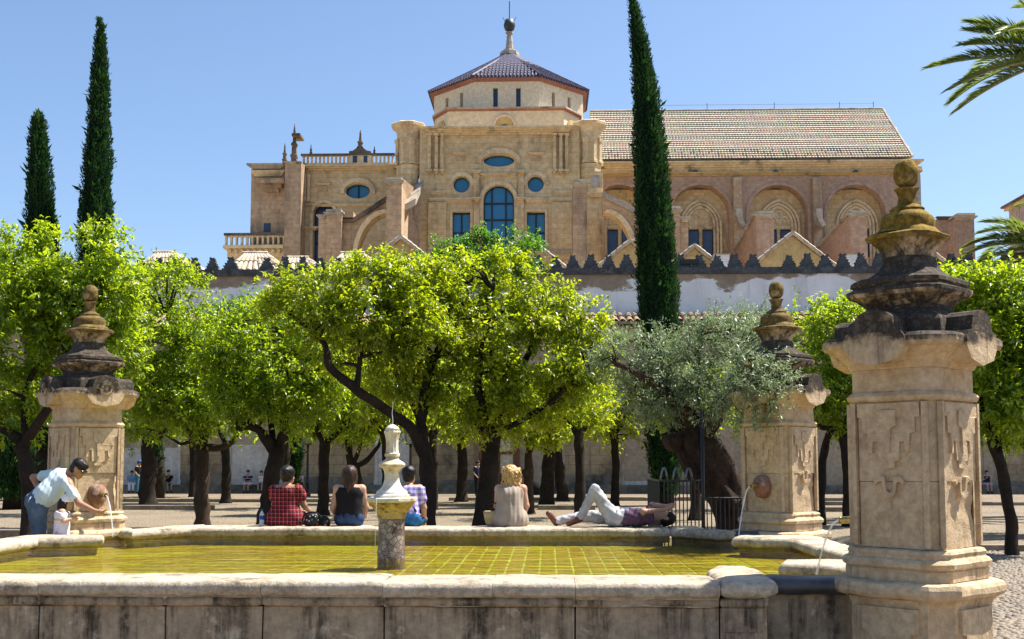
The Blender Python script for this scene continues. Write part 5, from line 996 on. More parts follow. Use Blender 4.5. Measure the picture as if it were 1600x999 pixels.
# back rows of the grove, seen through the gaps and casting shade on the yard
rgb_ = random.Random(9)
for i, (pxx, Yb, cw_, ct, lab) in enumerate(((603,33,62,560,'orange tree of the back rows straight behind the marble fountain'),(676,40,56,570,'orange tree of the back rows behind the crooked limbed tree'),(768,37,60,560,'orange tree of the back rows behind the yellowing tree'),(446,41,52,575,'orange tree of the back rows behind the woman in plaid'),(545,51,44,590,'orange tree of the back rows behind the woman in black'),
        (905,34,56,560,'orange tree of the back rows above the reclining knee'),(960,44,46,590,'orange tree of the back rows left of the tall cypress'),(1085,33,56,580,'orange tree of the back rows behind the olive'),(1185,40,56,570,'orange tree of the back rows behind the pillar by the olive'),(130,36,60,560,'orange tree of the back rows behind the left pillar'),(20,45,56,575,'orange tree of the back rows at the left edge'),(1420,34,60,560,'orange tree of the back rows behind the large right pillar'),(1500,46,50,580,'orange tree of the back rows right of the large pillar'),(300,54,44,595,'orange tree of the back rows behind the straight brown trunk'))):
    gy = 722+CAMZ*FPX/Yb; f = Yb/24.0
    tree(lab, float(Yb), [(pxx,gy,0,.17),(pxx+2,gy-60/f*1.4,0,.15),(pxx,690,0,.14),(pxx-1,672,0,.12)], [[(pxx,685,0,.1),(pxx-cw_*.4,650,0,.06),(pxx-cw_*.5,620,0,.03)], [(pxx,682,0,.1),(pxx+cw_*.4,648,.3,.06),(pxx+cw_*.5,615,.3,.03)]],
         [(pxx-cw_*.5,ct+42,0,cw_*.6,40),(pxx+cw_*.5,ct+40,.2,cw_*.6,42),(pxx,ct+25,-.3,cw_*.6,40),(pxx,ct+62,.3,cw_*.8,30),(pxx,ct+35,1.0,cw_*.7,40),(pxx,ct+35,-1.0,cw_*.7,40)], 80, 34, 60+i, ('leaf','leaf2')[i % 2], yng=.35, L=(.14,.20), crad=.42, ntwig=14)
# ------------------------------------------------------------------ cypresses
def cypress(label, Y, axis, seed, n=26000, sz=(.10,.20)):
    """axis rows: px, py, half width px"""
    rg = np.random.default_rng(seed); pts = [U(a[0], a[1], Y) for a in axis]; rad = np.array([a[2]*Y/1800 for a in axis]); Z = np.array([p.z for p in pts]); X = np.array([p.x for p in pts])
    t = thing('cypress_tree', (pts[-1].x, Y, 0), label, 'tree', 'cypress trees'); org = ORG[t.name]
    Zs, Xs, Rs = Z[::-1], X[::-1], rad[::-1]
    zz = np.linspace(max(Zs[0], .8), Zs[-1], 60); mb = MB()
    rings = []
    for z in zz:
        x, r_ = np.interp(z, Zs, Xs), np.interp(z, Zs, Rs)*.86
        rings.append([Vector((x+r_*math.cos(q)*(1+.16*noise.noise(Vector((math.cos(q)*2, math.sin(q)*2, z*.7+seed)))), Y+r_*math.sin(q)*(1+.16*noise.noise(Vector((math.cos(q)*2, math.sin(q)*2, z*.7+seed)))), z)) for q in np.linspace(0, 2*math.pi, 18, endpoint=False)])
    add('inner_foliage', MB().rings(rings), M['cypcore'], t, True)
    add('trunk', MB().tube([(Xs[0], Y, -.05), (Xs[0], Y, 1.2), (np.interp(Zs[0]+2, Zs, Xs), Y, Zs[0]+2)], [.32,.26,.2], 10, jit=.3), M['bark'], t, True)
    w_ = np.interp(np.linspace(Zs[0], Zs[-1], 200), Zs, Rs)+.12; zc_ = np.linspace(Zs[0], Zs[-1], 200); z = rg.choice(zc_, n, p=w_/w_.sum())+rg.uniform(-.1,.1,n)
    q = rg.uniform(0, 2*math.pi, n); r_ = np.interp(z, Zs, Rs); x = np.interp(z, Zs, Xs)
    lump = np.array([noise.noise(Vector((math.cos(a)*2.0, math.sin(a)*2.0, b*.9+seed)))+.6*noise.noise(Vector((math.cos(a)*5, math.sin(a)*5, b*2.2))) for a, b in zip(q, z)])
    rr = r_*(.90+.28*lump)+rg.uniform(-.10,.07,n)+(rg.random(n) < .006)*.14; out = np.stack([np.cos(q), np.sin(q), np.zeros(n)], 1)
    P = np.stack([x, np.full(n, Y), z], 1)+out*np.maximum(rr, .02)[:, None]
    D = out*.5+np.array([0,0,1.0])+rg.normal(size=(n,3))*.32; Nn = out+rg.normal(size=(n,3))*.5; L = rg.uniform(sz[0], sz[1], n)*(1+1.6*(rg.random(n) < .012))
    lv = np.clip(.15+.5*rg.random(n)+.35*lump, 0, 1)
    link_mesh('crown', leaves_mesh('crown', P-np.array(org), D, Nn, L, L*.34, lv, M['cypress'], .2, -.05), t, kind='stuff')
cypress('tall slender cypress rising in front of the nave roof', 44.0, [(984,-8,1),(990,8,6),(995,40,10),(1002,90,15),(1010,160,20),(1016,240,25),(1022,330,28.5),(1026,420,31),(1030,500,32),(1034,580,31),(1037,660,28),(1040,735,25),(1041,775,14)], 31, 42000, (.09,.17))
cypress('tallest of the two cypresses at the left', 50.0, [(155,32,1),(157,45,4),(157,70,8),(156,120,12),(155,180,16),(153,250,20),(151,320,23),(150,360,25),(150,450,27),(150,700,22)], 32, 26000, (.12,.22))
cypress('short blunt cypress at the far left above the orange trees', 50.0, [(60,180,5),(60,190,10),(60,230,14),(62,290,18),(65,345,23),(66,380,24),(66,450,25),(66,700,20)], 33, 20000, (.12,.22))
cypress('small green cypress column beside the trunk behind the woman in plaid', 52.0, [(456,655,6),(458,680,11),(458,710,13),(456,735,12),(455,765,8)], 34, 5000, (.12,.2))
cypress('small dark cypress column just right of the left pillar trunk', 50.0, [(246,690,3),(247,720,6),(247,750,7),(247,776,6)], 35, 2500, (.12,.2))
cypress('dark cypress bush behind the bending man', 40.0, [(28,660,10),(22,690,26),(20,730,32),(20,780,30)], 36, 9000, (.12,.2))
# ------------------------------------------------------------------ olive
def olive():
    Y = 17.0; rg = np.random.default_rng(41); t = thing('olive_tree', (U(1160,860,Y).x, Y, 0), 'old olive tree with thick twisted trunk and silvery green crown', 'tree'); org = ORG[t.name]
    P, r_ = bpath([(1182,895,0,.46),(1160,820,0,.37),(1130,760,0,.32),(1098,712,-.05,.30),(1078,682,-.05,.29),(1068,665,-.05,.22)], Y); P, r_ = smooth_path(P, r_, 7, .03); P[0].z = -.05; mb = MB(); rings = []
    n = 34
    for k, (p, ra) in enumerate(zip(P, r_)):
        d_ = (P[min(k+1, len(P)-1)]-P[max(0, k-1)]).normalized(); s_ = d_.cross(Vector((0,1,0))).normalized(); b2 = s_.cross(d_)
        rings.append([p+(s_*math.cos(q)+b2*math.sin(q))*ra*(1+.26*noise.noise(Vector((math.cos(q)*2.2, math.sin(q)*2.2, k*.13)))+.14*noise.noise(Vector((math.cos(q)*6, math.sin(q)*6, k*.2)))+.05*math.sin(q*9+k*.25)) for q in np.linspace(0, 2*math.pi, n, endpoint=False)])
    add('trunk', MB().rings(rings), M['obark'], t, True)
    allp = []
    for lb in ([(1085,690,0,.22),(1075,655,-.2,.15),(1040,610,-.4,.09),(990,580,-.5,.05),(960,570,-.5,.03)], [(1095,700,0,.22),(1110,660,-.3,.16),(1140,615,-1.0,.09),(1175,590,-1.8,.05),(1200,585,-2.4,.03)], [(1080,680,0,.15),(1085,620,.2,.10),(1090,550,.2,.05),(1100,510,.2,.03)], [(1060,690,-.1,.18),(1052,678,-.2,.16)], [(1140,615,-1.0,.07),(1150,560,-.6,.05),(1130,520,-.3,.03)], [(1040,610,-.4,.07),(1030,560,-.2,.04),(1020,530,-.2,.03)]):
        lp, lr = bpath(lb, Y); lp, lr = smooth_path(lp, lr, 5, .04); add('limb', MB().tube(lp, lr, 9, jit=.4), M['obark'], t, True); allp += lp[1:]
    blobs = [(1090,530,0,60,32),(1140,530,0,52,36),(1180,550,-1.0,40,40),(1060,570,0,62,40),(1000,560,-.1,50,36),(965,565,-.1,34,32),(1130,590,-.3,64,46),(1175,600,-2.2,36,42),(1204,600,-2.6,24,34),(1180,650,-2.2,26,18),(1040,620,-.2,54,40),(1090,630,-.3,54,30),(1150,640,-1.0,46,28),(1010,600,-.2,50,30),(1040,645,0,36,16),(1160,510,.1,36,18)]
    BB = []
    for b in blobs:
        p = U(b[0], b[1], Y+b[2]); s_ = Y/1800; BB.append((p.x, p.y, p.z, b[3]*s_, (b[3]+b[4])*.5*s_, b[4]*s_))
    nc, nl = 560, 62; PP, D, Nn, lv, Cc = crown_points(rg, BB, nc, nl, .20, shell=.35, yng=.2, up=.35, holes=False); n = len(PP)
    Ln = rg.uniform(.045, .078, n); link_mesh('crown', leaves_mesh('crown', PP-np.array(org), D, Nn, Ln, Ln*.27, np.clip(lv*1.2, 0, 1), M['olive'], .1, .05), t, kind='stuff')
    # loose upright sprays along the outline
    PP2 = []; D2 = []
    mb = MB()
    for c_ in Cc[rg.choice(nc, 150, replace=False)]:
        c_ = Vector(c_); q_ = min(allp, key=lambda a: (a-c_).length); lp, lr = smooth_path([q_, q_.lerp(c_, .5)+Vector((0,0,.06)), c_], [.016,.010,.004], 4, .03); mb.tube(lp, lr, 4, cap=False)
        tip = c_+(c_-Vector((U(1090,590,Y)))).normalized()*.22+Vector((0,0,.14)); mb.tube([c_, c_.lerp(tip, .5)+Vector((0,0,.02)), tip], [.005,.004,.002], 4, cap=False)
        for u in np.linspace(.1, 1, 16):
            for s_ in (-1, 1): PP2.append(c_.lerp(tip, u)); D2.append((tip-c_).normalized()*.8+Vector(rg.normal(size=3))*.6)
    add('twigs', mb, M['obark'], t, True, kind='stuff', fix=False); n2 = len(PP2); L2 = rg.uniform(.045,.075,n2)
    link_mesh('leaf_sprays', leaves_mesh('leaf_sprays', np.array(PP2)-np.array(org), np.array(D2), rg.normal(size=(n2,3))+np.array([0,-.4,1]), L2, L2*.26, rg.uniform(.3,1,n2), M['olive'], .1, .05), t, kind='stuff')
olive()
# ------------------------------------------------------------------ palms
def palm(label, X, Y, zc_, fronds, seed, nL=70, ll=.55):
    rg = np.random.default_rng(seed); t = thing('palm_tree', (X, Y, 0), label, 'tree', 'palm trees'); org = np.array(ORG[t.name]); c = Vector((X, Y, zc_))
    mb = MB(); prof = []
    z = 0; k = 0
    while z < zc_: prof.append((.30 if k % 2 else .25, z)); z += .16; k += 1
    add('trunk', mb.lathe(prof+[(.3, zc_)], (X, Y, 0), 12), M['bark'], t)
    for (az, el, L, droop) in fronds:
        h = Vector((math.sin(R(az)), math.cos(R(az)), 0)); pts = []
        for u in np.linspace(0, 1, 14): 
            e = R(el)-droop*u; pts.append((pts[-1]+(h*math.cos(e)+Vector((0,0,1))*math.sin(e))*L/13) if pts else c+h*.15)
        fr = add('frond', MB().tube(pts, [.035*(1-.85*i/13)+.004 for i in range(14)], 6), M['rachis'], t, True)
        P = []; D = []; N_ = []; LL = []
        side = h.cross(Vector((0,0,1))).normalized()
        for k in range(nL):
            u = .10+.90*k/(nL-1); f = u*13; i = min(12, int(f)); p = pts[i].lerp(pts[i+1], f-i); tg = (pts[i+1]-pts[i]).normalized(); upv = side.cross(tg).normalized()
            for s_ in (-1, 1):
                w_ = (.35+.65*math.sin(math.pi*min(1, u*.86+.10))); d = side*s_*(1.0-.55*u)+tg*(.55+.9*u)+upv*(.42+rg.uniform(-.12,.12))*(1-.3*u)
                P.append(p); D.append(d+Vector(rg.normal(size=3))*.07); N_.append(upv-side*s_*.4); LL.append(ll*w_*rg.uniform(.85,1.1))
        LL = np.array(LL); me = leaves_mesh('leaflets', np.array(P)-org, np.array(D), np.array(N_), LL, np.full(len(LL), .042), rg.uniform(.05,.9,len(LL)), M['palm'], .3, .12)
        link_mesh('leaflets', me, fr, kind='stuff'); fr['kind'] = 'part'; del fr['kind']
p = U(1660, 92, 26); rgp = random.Random(3)
fr1 = [(-88,10,2.85,.42),(-99,-4,2.75,.45),(-80,-14,2.4,.4),(-92,32,2.1,.45),(-80,44,2.1,.5),(-100,20,2.3,.5),(-60,10,2.4,.8),(-130,30,2.6,1.0)]+[(a, e, 3.2, 1.0) for a, e in ((-20,40),(20,20),(60,45),(100,20),(140,45),(180,20),(-160,45),(0,75),(90,75),(180,75),(-90,78))]
palm('date palm whose upper fronds hang in at the top right corner', p.x, 26, p.z, fr1, 51, 95, .62)
p = U(1652, 395, 36); fr2 = [(-88,30,3.0,1.1),(-97,14,2.9,.9),(-80,4,2.8,.8),(-100,-10,2.6,.7),(-85,-22,2.4,.6),(-95,48,2.5,1.1),(-75,60,2.3,1.0),(-82,40,2.7,1.1)]+[(a, e, 3.6, 1.2) for a, e in ((-20,40),(20,20),(60,45),(100,20),(140,45),(180,20),(-160,45),(0,75),(90,75),(180,75))]
palm('lower date palm with arching fronds at the right edge above the orange tree', p.x, 36, p.z, fr2, 52, 110, .66)
# ================================================================== people
class SDF:
    def __init__(s, pts, pad, h):
        P = np.array([tuple(p) for p in pts]); s.lo = P.min(0)-pad; s.h = h; n = np.ceil((P.max(0)+pad-s.lo)/h).astype(int)+1; s.n = n
        s.ax = [s.lo[i]+h*np.arange(n[i]) for i in range(3)]; s.F = np.full(n, 9.0)
    def win(s, lo, hi):
        a = np.maximum(0, np.floor((lo-s.lo)/s.h).astype(int)); b = np.minimum(s.n, np.ceil((hi-s.lo)/s.h).astype(int)+1)
        if np.any(b <= a): return None
        sl = tuple(slice(a[i], b[i]) for i in range(3)); return sl, np.meshgrid(*[s.ax[i][sl[i]] for i in range(3)], indexing='ij')
    def _put(s, sl, d, k):
        f = s.F[sl]
        if k > 0: hh = np.clip(.5+.5*(f-d)/k, 0, 1); s.F[sl] = f*(1-hh)+d*hh-k*hh*(1-hh)
        else: s.F[sl] = np.minimum(f, d)
    def cone(s, a, b, ra, rb, k=.03):
        a, b = np.array(tuple(a)), np.array(tuple(b)); m = max(ra, rb)+k+3*s.h; w_ = s.win(np.minimum(a, b)-m, np.maximum(a, b)+m)
        if w_ is None: return s
        sl, (X, Y, Z) = w_; ab = b-a; L = max(1e-9, ab@ab); t = np.clip(((X-a[0])*ab[0]+(Y-a[1])*ab[1]+(Z-a[2])*ab[2])/L, 0, 1)
        s._put(sl, np.sqrt((X-a[0]-t*ab[0])**2+(Y-a[1]-t*ab[1])**2+(Z-a[2]-t*ab[2])**2)-(ra+(rb-ra)*t), k); return s
    def ball(s, c, r, k=.02): return s.cone(c, tuple(np.array(tuple(c))+1e-4), r, r, k)
    def cut(s, p, n):
        n = Vector(n).normalized(); X, Y, Z = np.meshgrid(*s.ax, indexing='ij'); s.F = np.maximum(s.F, (X-p[0])*n.x+(Y-p[1])*n.y+(Z-p[2])*n.z); return s
    def sub(s, c, r):
        X, Y, Z = np.meshgrid(*s.ax, indexing='ij'); s.F = np.maximum(s.F, r-np.sqrt((X-c[0])**2+(Y-c[1])**2+(Z-c[2])**2)); return s
    def fold(s, amp, fx, fy, fz, ph=0):
        X, Y, Z = np.meshgrid(*s.ax, indexing='ij'); s.F = s.F+amp*(np.sin(fx*X+fz*Z*.6+ph)*np.sin(fz*Z+fy*Y*.5+1.3*ph)+.5*np.sin(2.3*fx*X-fz*Z+fy*Y)); return s
    def mesh(s):
        F = s.F; n = F.shape; ins = F < 0
        c = [F[i:n[0]-1+i, j:n[1]-1+j, k:n[2]-1+k] for i in (0,1) for j in (0,1) for k in (0,1)]; cnt = sum((x < 0).astype(int) for x in c); act = (cnt > 0) & (cnt < 8)
        idx = np.full(act.shape, -1); ids = np.argwhere(act); idx[act] = np.arange(len(ids)); acc = np.zeros((len(ids), 3)); num = np.zeros(len(ids))
        offs = [(i,j,k) for i in (0,1) for j in (0,1) for k in (0,1)]
        vals = {o: F[ids[:,0]+o[0], ids[:,1]+o[1], ids[:,2]+o[2]] for o in offs}
        for o in offs:
            for a in range(3):
                if o[a] == 0:
                    q = list(o); q[a] = 1; q = tuple(q); v0, v1 = vals[o], vals[q]; m = (v0 < 0) != (v1 < 0); t = np.where(m, v0/np.where(m, v0-v1, 1), 0)
                    P = np.array(o, float)[None, :].repeat(len(ids), 0); P[:, a] += t; acc += P*m[:, None]; num += m
        V = s.lo+s.h*(ids+acc/np.maximum(num, 1)[:, None]); Q = []
        for a in range(3):
            b, c2 = (a+1) % 3, (a+2) % 3; s0 = [slice(None)]*3; s1 = [slice(None)]*3; s0[a] = slice(0, n[a]-1); s1[a] = slice(1, n[a]); e = ins[tuple(s0)] != ins[tuple(s1)]; E = np.argwhere(e)
            E = E[(E[:, b] > 0) & (E[:, c2] > 0) & (E[:, b] < n[b]-1) & (E[:, c2] < n[c2]-1)]
            if not len(E): continue
            def at(db, dc): I = E.copy(); I[:, b] += db; I[:, c2] += dc; return idx[I[:,0], I[:,1], I[:,2]]
            q = np.stack([at(-1,-1), at(0,-1), at(0,0), at(-1,0)], 1); fl = ~ins[E[:,0], E[:,1], E[:,2]]; q[fl] = q[fl][:, ::-1]; Q.append(q)
        Q = np.concatenate(Q); Q = Q[(Q >= 0).all(1)]; return V, Q
def cloth(name, col, rough=.85, var=.12, vsc=25): return plain(name, col, rough, .15, var, vsc, .15)
SK = {}
for nm, c_ in (('light', (.50,.30,.21)), ('tan', (.36,.19,.115)), ('mid', (.43,.245,.16))):
    k = NT('skin_'+nm); M['skin_'+nm] = k.fin(k.mix(k.ramp(k.noise(14), .35, .7), tuple(x*.9 for x in c_), c_), .5, None, .35, **{'Subsurface Weight': .08})
def hairmat(nm, c0_, c1_, sc=90):
    k = NT('hair_'+nm); return k.fin(k.mix(k.ramp(k.noise(1.0, 4, .6, k.vec((sc,sc,12))), .35, .68), c0_, c1_), .38, k.bump(k.noise(1.0, 3, .6, k.vec((sc*1.3,sc*1.3,10))), .5, .01), .22)
M['hair_black'] = hairmat('black', (.006,.005,.005), (.022,.016,.013)); M['hair_brown'] = hairmat('brown', (.02,.011,.007), (.06,.032,.02))
M['hair_blonde'] = hairmat('blonde', (.30,.17,.055), (.62,.44,.19), 60)
def plaid():
    k = NT('red_plaid_cotton'); z = k.z(); 
    def lines(sock, fr, w0, ph=0.0): return k.ramp(k.math('PINGPONG', k.math('ADD', k.math('MULTIPLY', sock, fr), ph), 1.0), 1-w0, 1-w0*.55)
    xy = k.math('ADD', z[0], k.math('MULTIPLY', z[1], .35)); c = k.mix(k.ramp(k.noise(12), .3, .7), (.27,.016,.026), (.21,.012,.02))
    c = k.mix(k.math('MULTIPLY', lines(xy, 38, .55), .75), c, (.05,.006,.014)); c = k.mix(k.math('MULTIPLY', lines(z[2], 38, .55), .75), c, (.05,.006,.014))
    c = k.mix(k.math('MULTIPLY', lines(xy, 38, .14, .5), .4), c, (.42,.34,.26)); c = k.mix(k.math('MULTIPLY', lines(z[2], 38, .14, .5), .35), c, (.42,.34,.26))
    return k.fin(c, .9, None, .1)
M['plaid'] = plaid()
def striped(nm, a, b, fr, axis=2, w0=.5):
    k = NT(nm); z = k.z(); f = k.ramp(k.math('PINGPONG', k.math('MULTIPLY', z[axis], fr), 1.0), w0-.06, w0+.06); return k.fin(k.mix(f, a, b), .9, None, .1)
def checked():
    k = NT('lilac_check_cotton'); z = k.z(); f = k.math('ADD', k.ramp(k.math('PINGPONG', k.math('MULTIPLY', z[0], 26), 1.0), .4, .6), k.ramp(k.math('PINGPONG', k.math('MULTIPLY', z[2], 26), 1.0), .4, .6))
    return k.fin(k.mix(k.math('MULTIPLY', f, .5), (.62,.57,.78), (.20,.15,.46)), .9, None, .1)
k = NT('worn_blue_denim'); M['jeans'] = k.fin(k.mix(k.ramp(k.noise(4, 6, .7), .3, .75), (.05,.085,.13), (.15,.195,.23)), .9, k.bump(k.noise(160), .3, .004), .1)
M['djeans'] = cloth('dark_blue_denim', (.03,.055,.12), var=.35, vsc=9); M['gjeans'] = cloth('pale_grey_denim', (.42,.42,.44), var=.14, vsc=9)
k = NT('printed_pale_blue_cotton'); M['bluetee'] = k.fin(k.mix(k.ramp(k.noise(7, 7, .75), .62, .70), k.mix(k.ramp(k.noise(2), .3, .7), (.50,.63,.66), (.58,.69,.70)), (.16,.33,.38)), .9, None, .1)
M['black'] = cloth('black_cotton', (.012,.011,.013)); M['beige'] = cloth('beige_jersey', (.34,.28,.23), var=.1, vsc=8); M['purple'] = cloth('purple_cotton', (.105,.06,.10), var=.25, vsc=10)
M['check'] = checked(); M['wtee'] = cloth('white_cotton', (.75,.74,.76)); M['navy'] = striped('navy_striped_cotton', (.015,.018,.05), (.45,.46,.5), 14, 2, .8); M['pinktee'] = cloth('pink_cotton', (.55,.38,.48))
M['blueshorts'] = cloth('blue_shorts_cotton', (.02,.10,.24), var=.3, vsc=10); M['teal'] = cloth('teal_cotton', (.04,.14,.18)); M['lblue'] = cloth('sky_blue_cotton', (.10,.30,.50)); M['brownleather'] = plain('brown_leather', (.13,.045,.025), .4, .4, .3, 20); M['blacksole'] = plain('dark_sole', (.02,.018,.018), .7)
M['sunglass'] = plain('black_sunglass_lens', (.01,.01,.012), .12, .6); M['belt'] = plain('patterned_belt', (.10,.12,.2), .5, .3, .9, 60); M['navyd'] = cloth('navy_cotton', (.02,.024,.05)); M['blond_straw'] = plain('straw', (.42,.33,.17), .8, .2, .3, 60)
def person(label, J, parts, h=.014, skin='light', name='person', group=None, fing=True):
    J = {k_: Vector(v) for k_, v in J.items()}; base = Vector((J['pel'].x, J['pel'].y, J.get('base', J['pel']).z)); t = thing(name, base, label, 'person', group)
    side = (J['rs']-J['ls']).normalized(); mid = J['pel'].lerp(J['chest'], .5); hf, hu = J['hf'].normalized(), J.get('hu', Vector((0,0,1))).normalized(); hs = hf.cross(hu).normalized(); hd = J['head']; s_ = J['k'].x if 'k' in J else 1.0
    pts = [v for k_, v in J.items() if k_ not in ('hf','hu','k','base','lhd','rhd')]
    def torso(S, o, lo=0.0):
        for q in (-1, 1):
            S.cone(J['pel']+side*q*.075*s_, mid+side*q*.055*s_, (.112+o)*s_, (.098+o)*s_, .05*s_); S.cone(mid+side*q*.055*s_, J['chest']+side*q*.075*s_, (.098+o)*s_, (.105+o)*s_, .05*s_)
        for q in ('ls','rs'): S.cone(J['chest'].lerp(J['neck'], .45), J[q], (.075+o)*s_, (.056+o)*s_, .05*s_)
        return S
    def arm(S, q, o, a=0.0, b=2.0):
        sh, el, wr = J[q+'s'], J[q+'e'], J[q+'w']; 
        S.cone(sh, sh.lerp(el, min(1, b)), (.052+o)*s_, (.052-.012*min(1, b)+o)*s_, .03*s_)
        if b > 1: S.cone(el, el.lerp(wr, b-1), (.041+o)*s_, (.041-.014*(b-1)+o)*s_, .02*s_)
        return S
    def leg(S, q, o, b=2.0):
        hp, kn, an = J[q+'h'], J[q+'k'], J[q+'a']; S.cone(hp, hp.lerp(kn, min(1, b)), (.088+o)*s_, (.088-.03*min(1, b)+o)*s_, .04*s_)
        if b > 1: S.cone(kn, kn.lerp(an, b-1), (.058+o)*s_, (.058-.021*(b-1)+o)*s_, .02*s_)
        return S
    S = SDF(pts, .17*s_, h); torso(S, 0); 
    for q in ('l','r'):
        arm(S, q, 0); leg(S, q, 0); wr = J[q+'w']; dr = J.get(q+'hd', (wr-J[q+'e'])).normalized(); sd_ = dr.cross(hu if abs(dr.dot(hu)) < .9 else hf).normalized()
        S.cone(wr, wr+dr*.075*s_, .026*s_, .032*s_, .015*s_)
        if fing:
            nrm = dr.cross(sd_)
            for i, (o_, L_) in enumerate(((-.030,.062),(-.011,.074),(.010,.070),(.029,.055))):
                b0 = wr+dr*.075*s_+sd_*o_*s_; m_ = b0+(dr*.8-nrm*.35).normalized()*L_*.55*s_; S.cone(b0, m_, .0105*s_, .010*s_, .006); S.cone(m_, m_+(dr*.4-nrm*.9).normalized()*L_*.5*s_, .010*s_, .008*s_, .006)
            b0 = wr+dr*.03*s_-sd_*.026*s_; S.cone(b0, b0+(dr*.6-sd_*.8).normalized()*.05*s_, .014*s_, .010*s_, .01)
        an, to = J[q+'a'], J[q+'t']; S.cone(an, an.lerp(to, .25)+Vector((0,0,-.0)), .036*s_, .036*s_, .02); S.cone(an.lerp(to, .1), to, .04*s_, .03*s_, .02)
    S.cone(J['neck'], hd-hu*.03*s_, .054*s_, .05*s_, .03*s_); S.cone(hd+hu*.035*s_-hf*.012*s_, hd-hu*.035*s_+hf*.012*s_, .088*s_, .068*s_, .02*s_); S.cone(hd-hu*.06*s_+hf*.035*s_, hd-hu*.085*s_+hf*.055*s_, .046*s_, .03*s_, .03*s_)
    S.cone(hd+hf*.082*s_+hu*.01*s_, hd+hf*.105*s_-hu*.025*s_, .009*s_, .014*s_, .012*s_); S.cone(hd+hf*.088*s_-hu*.062*s_-hs*.018*s_, hd+hf*.088*s_-hu*.062*s_+hs*.018*s_, .009*s_, .009*s_, .008*s_)
    for q in (-1, 1): S.cone(hd+hs*q*.082*s_+hu*.012*s_, hd+hs*q*.084*s_-hu*.02*s_, .020*s_, .013*s_, .01*s_)
    V, Q = S.mesh(); org = np.array(base); link_mesh('body', np_mesh('body', V-org, Q, M['skin_'+skin], True, None, 4), t)
    for pt in parts:
        kd = pt['t']; o = pt.get('o', .014); S = SDF(pts+[Vector(v) for v in pt.get('pts', [])], pt.get('pad', .24), h)
        if kd == 'top':
            torso(S, o)
            if pt.get('sl', 0) > 0: 
                for q in ('l','r'): arm(S, q, o+.008, 0, pt['sl'])
            up = (J['neck']-J['chest']).normalized(); S.cut(J['neck']-up*pt.get('nk', .03)*s_, up)
            if pt.get('sl', 0) == 0:
                for q, sg in (('ls',-1),('rs',1)): S.sub(tuple(J[q]+side*sg*pt.get('str', .03)*s_+Zu*.02*s_), .088*s_)
            if 'hem' in pt: dn = (J['pel']-J['chest']).normalized(); S.cut(J['pel']+dn*pt['hem'], dn)
        elif kd == 'legs':
            for q in (-1, 1): S.cone(J['pel']+side*q*.075*s_, J['pel'].lerp(mid, .35)+side*q*.065*s_, (.114+o)*s_, (.105+o)*s_, .05*s_)
            for q in ('l','r'): leg(S, q, o, pt.get('b', 1.9))
            up = (mid-J['pel']).normalized(); S.cut(J['pel']+up*pt.get('w', .10), up)
        elif kd == 'shoes':
            for q in ('l','r'):
                an, to = J[q+'a'], J[q+'t']; S.cone(an.lerp(to, -.15), to, .048*s_, .040*s_, .02); S.cone(an, an+(J[q+'k']-an).normalized()*.06, .046*s_, .043*s_, .02)
        for pr in pt.get('prims', []): S.cone(pr[0], pr[1], pr[2], pr[3], pr[4] if len(pr) > 4 else .03)
        for f_ in pt.get('subs', []): S.sub(*f_)
        for c_ in pt.get('cuts', []): S.cut(*c_)
        if 'fold' in pt: S.fold(*pt['fold'])
        V, Q = S.mesh()
        if len(Q): link_mesh(pt['n'], np_mesh(pt['n'], V-org, Q, M[pt['m']], True, None, 4), t)
    return t
Zu = Vector((0,0,1))
def sit(S, ang, lean=.06, k=1.0, turn=0.0, arms=None, spread=.10, shin=.42, tuck=0.05):
    f = Vector((math.sin(R(ang)), math.cos(R(ang)), 0)); r = f.cross(Zu); S = Vector(S); g = R(turn); hf = f*math.cos(g)+r*math.sin(g)-Zu*.25
    J = dict(pel=S+Zu*.105*k, chest=S+Zu*.42*k+f*lean*.7, neck=S+Zu*.545*k+f*lean, head=S+Zu*.685*k+f*(lean+.04), hf=hf, k=(k,0,0), base=S)
    for q, sg in (('l',-1),('r',1)):
        J[q+'s'] = S+Zu*.50*k+f*lean*.9+r*sg*.165*k; J[q+'e'] = S+Zu*.27*k+f*(lean+.06)+r*sg*.215*k; J[q+'w'] = S+Zu*.17*k+f*(lean+.28)+r*sg*.10*k
        J[q+'h'] = S+Zu*.09*k+r*sg*.085*k+f*.03; J[q+'k'] = S+Zu*.08*k+r*sg*spread*k+f*.42*k; J[q+'a'] = S-Zu*(shin-.06)*k+r*sg*spread*k+f*(.42+tuck)*k; J[q+'t'] = J[q+'a']+f*.15*k-Zu*.04*k
    for kk, v in (arms or {}).items(): J[kk] = S+r*v[0]+f*v[1]+Zu*v[2]
    return J, f, r, S
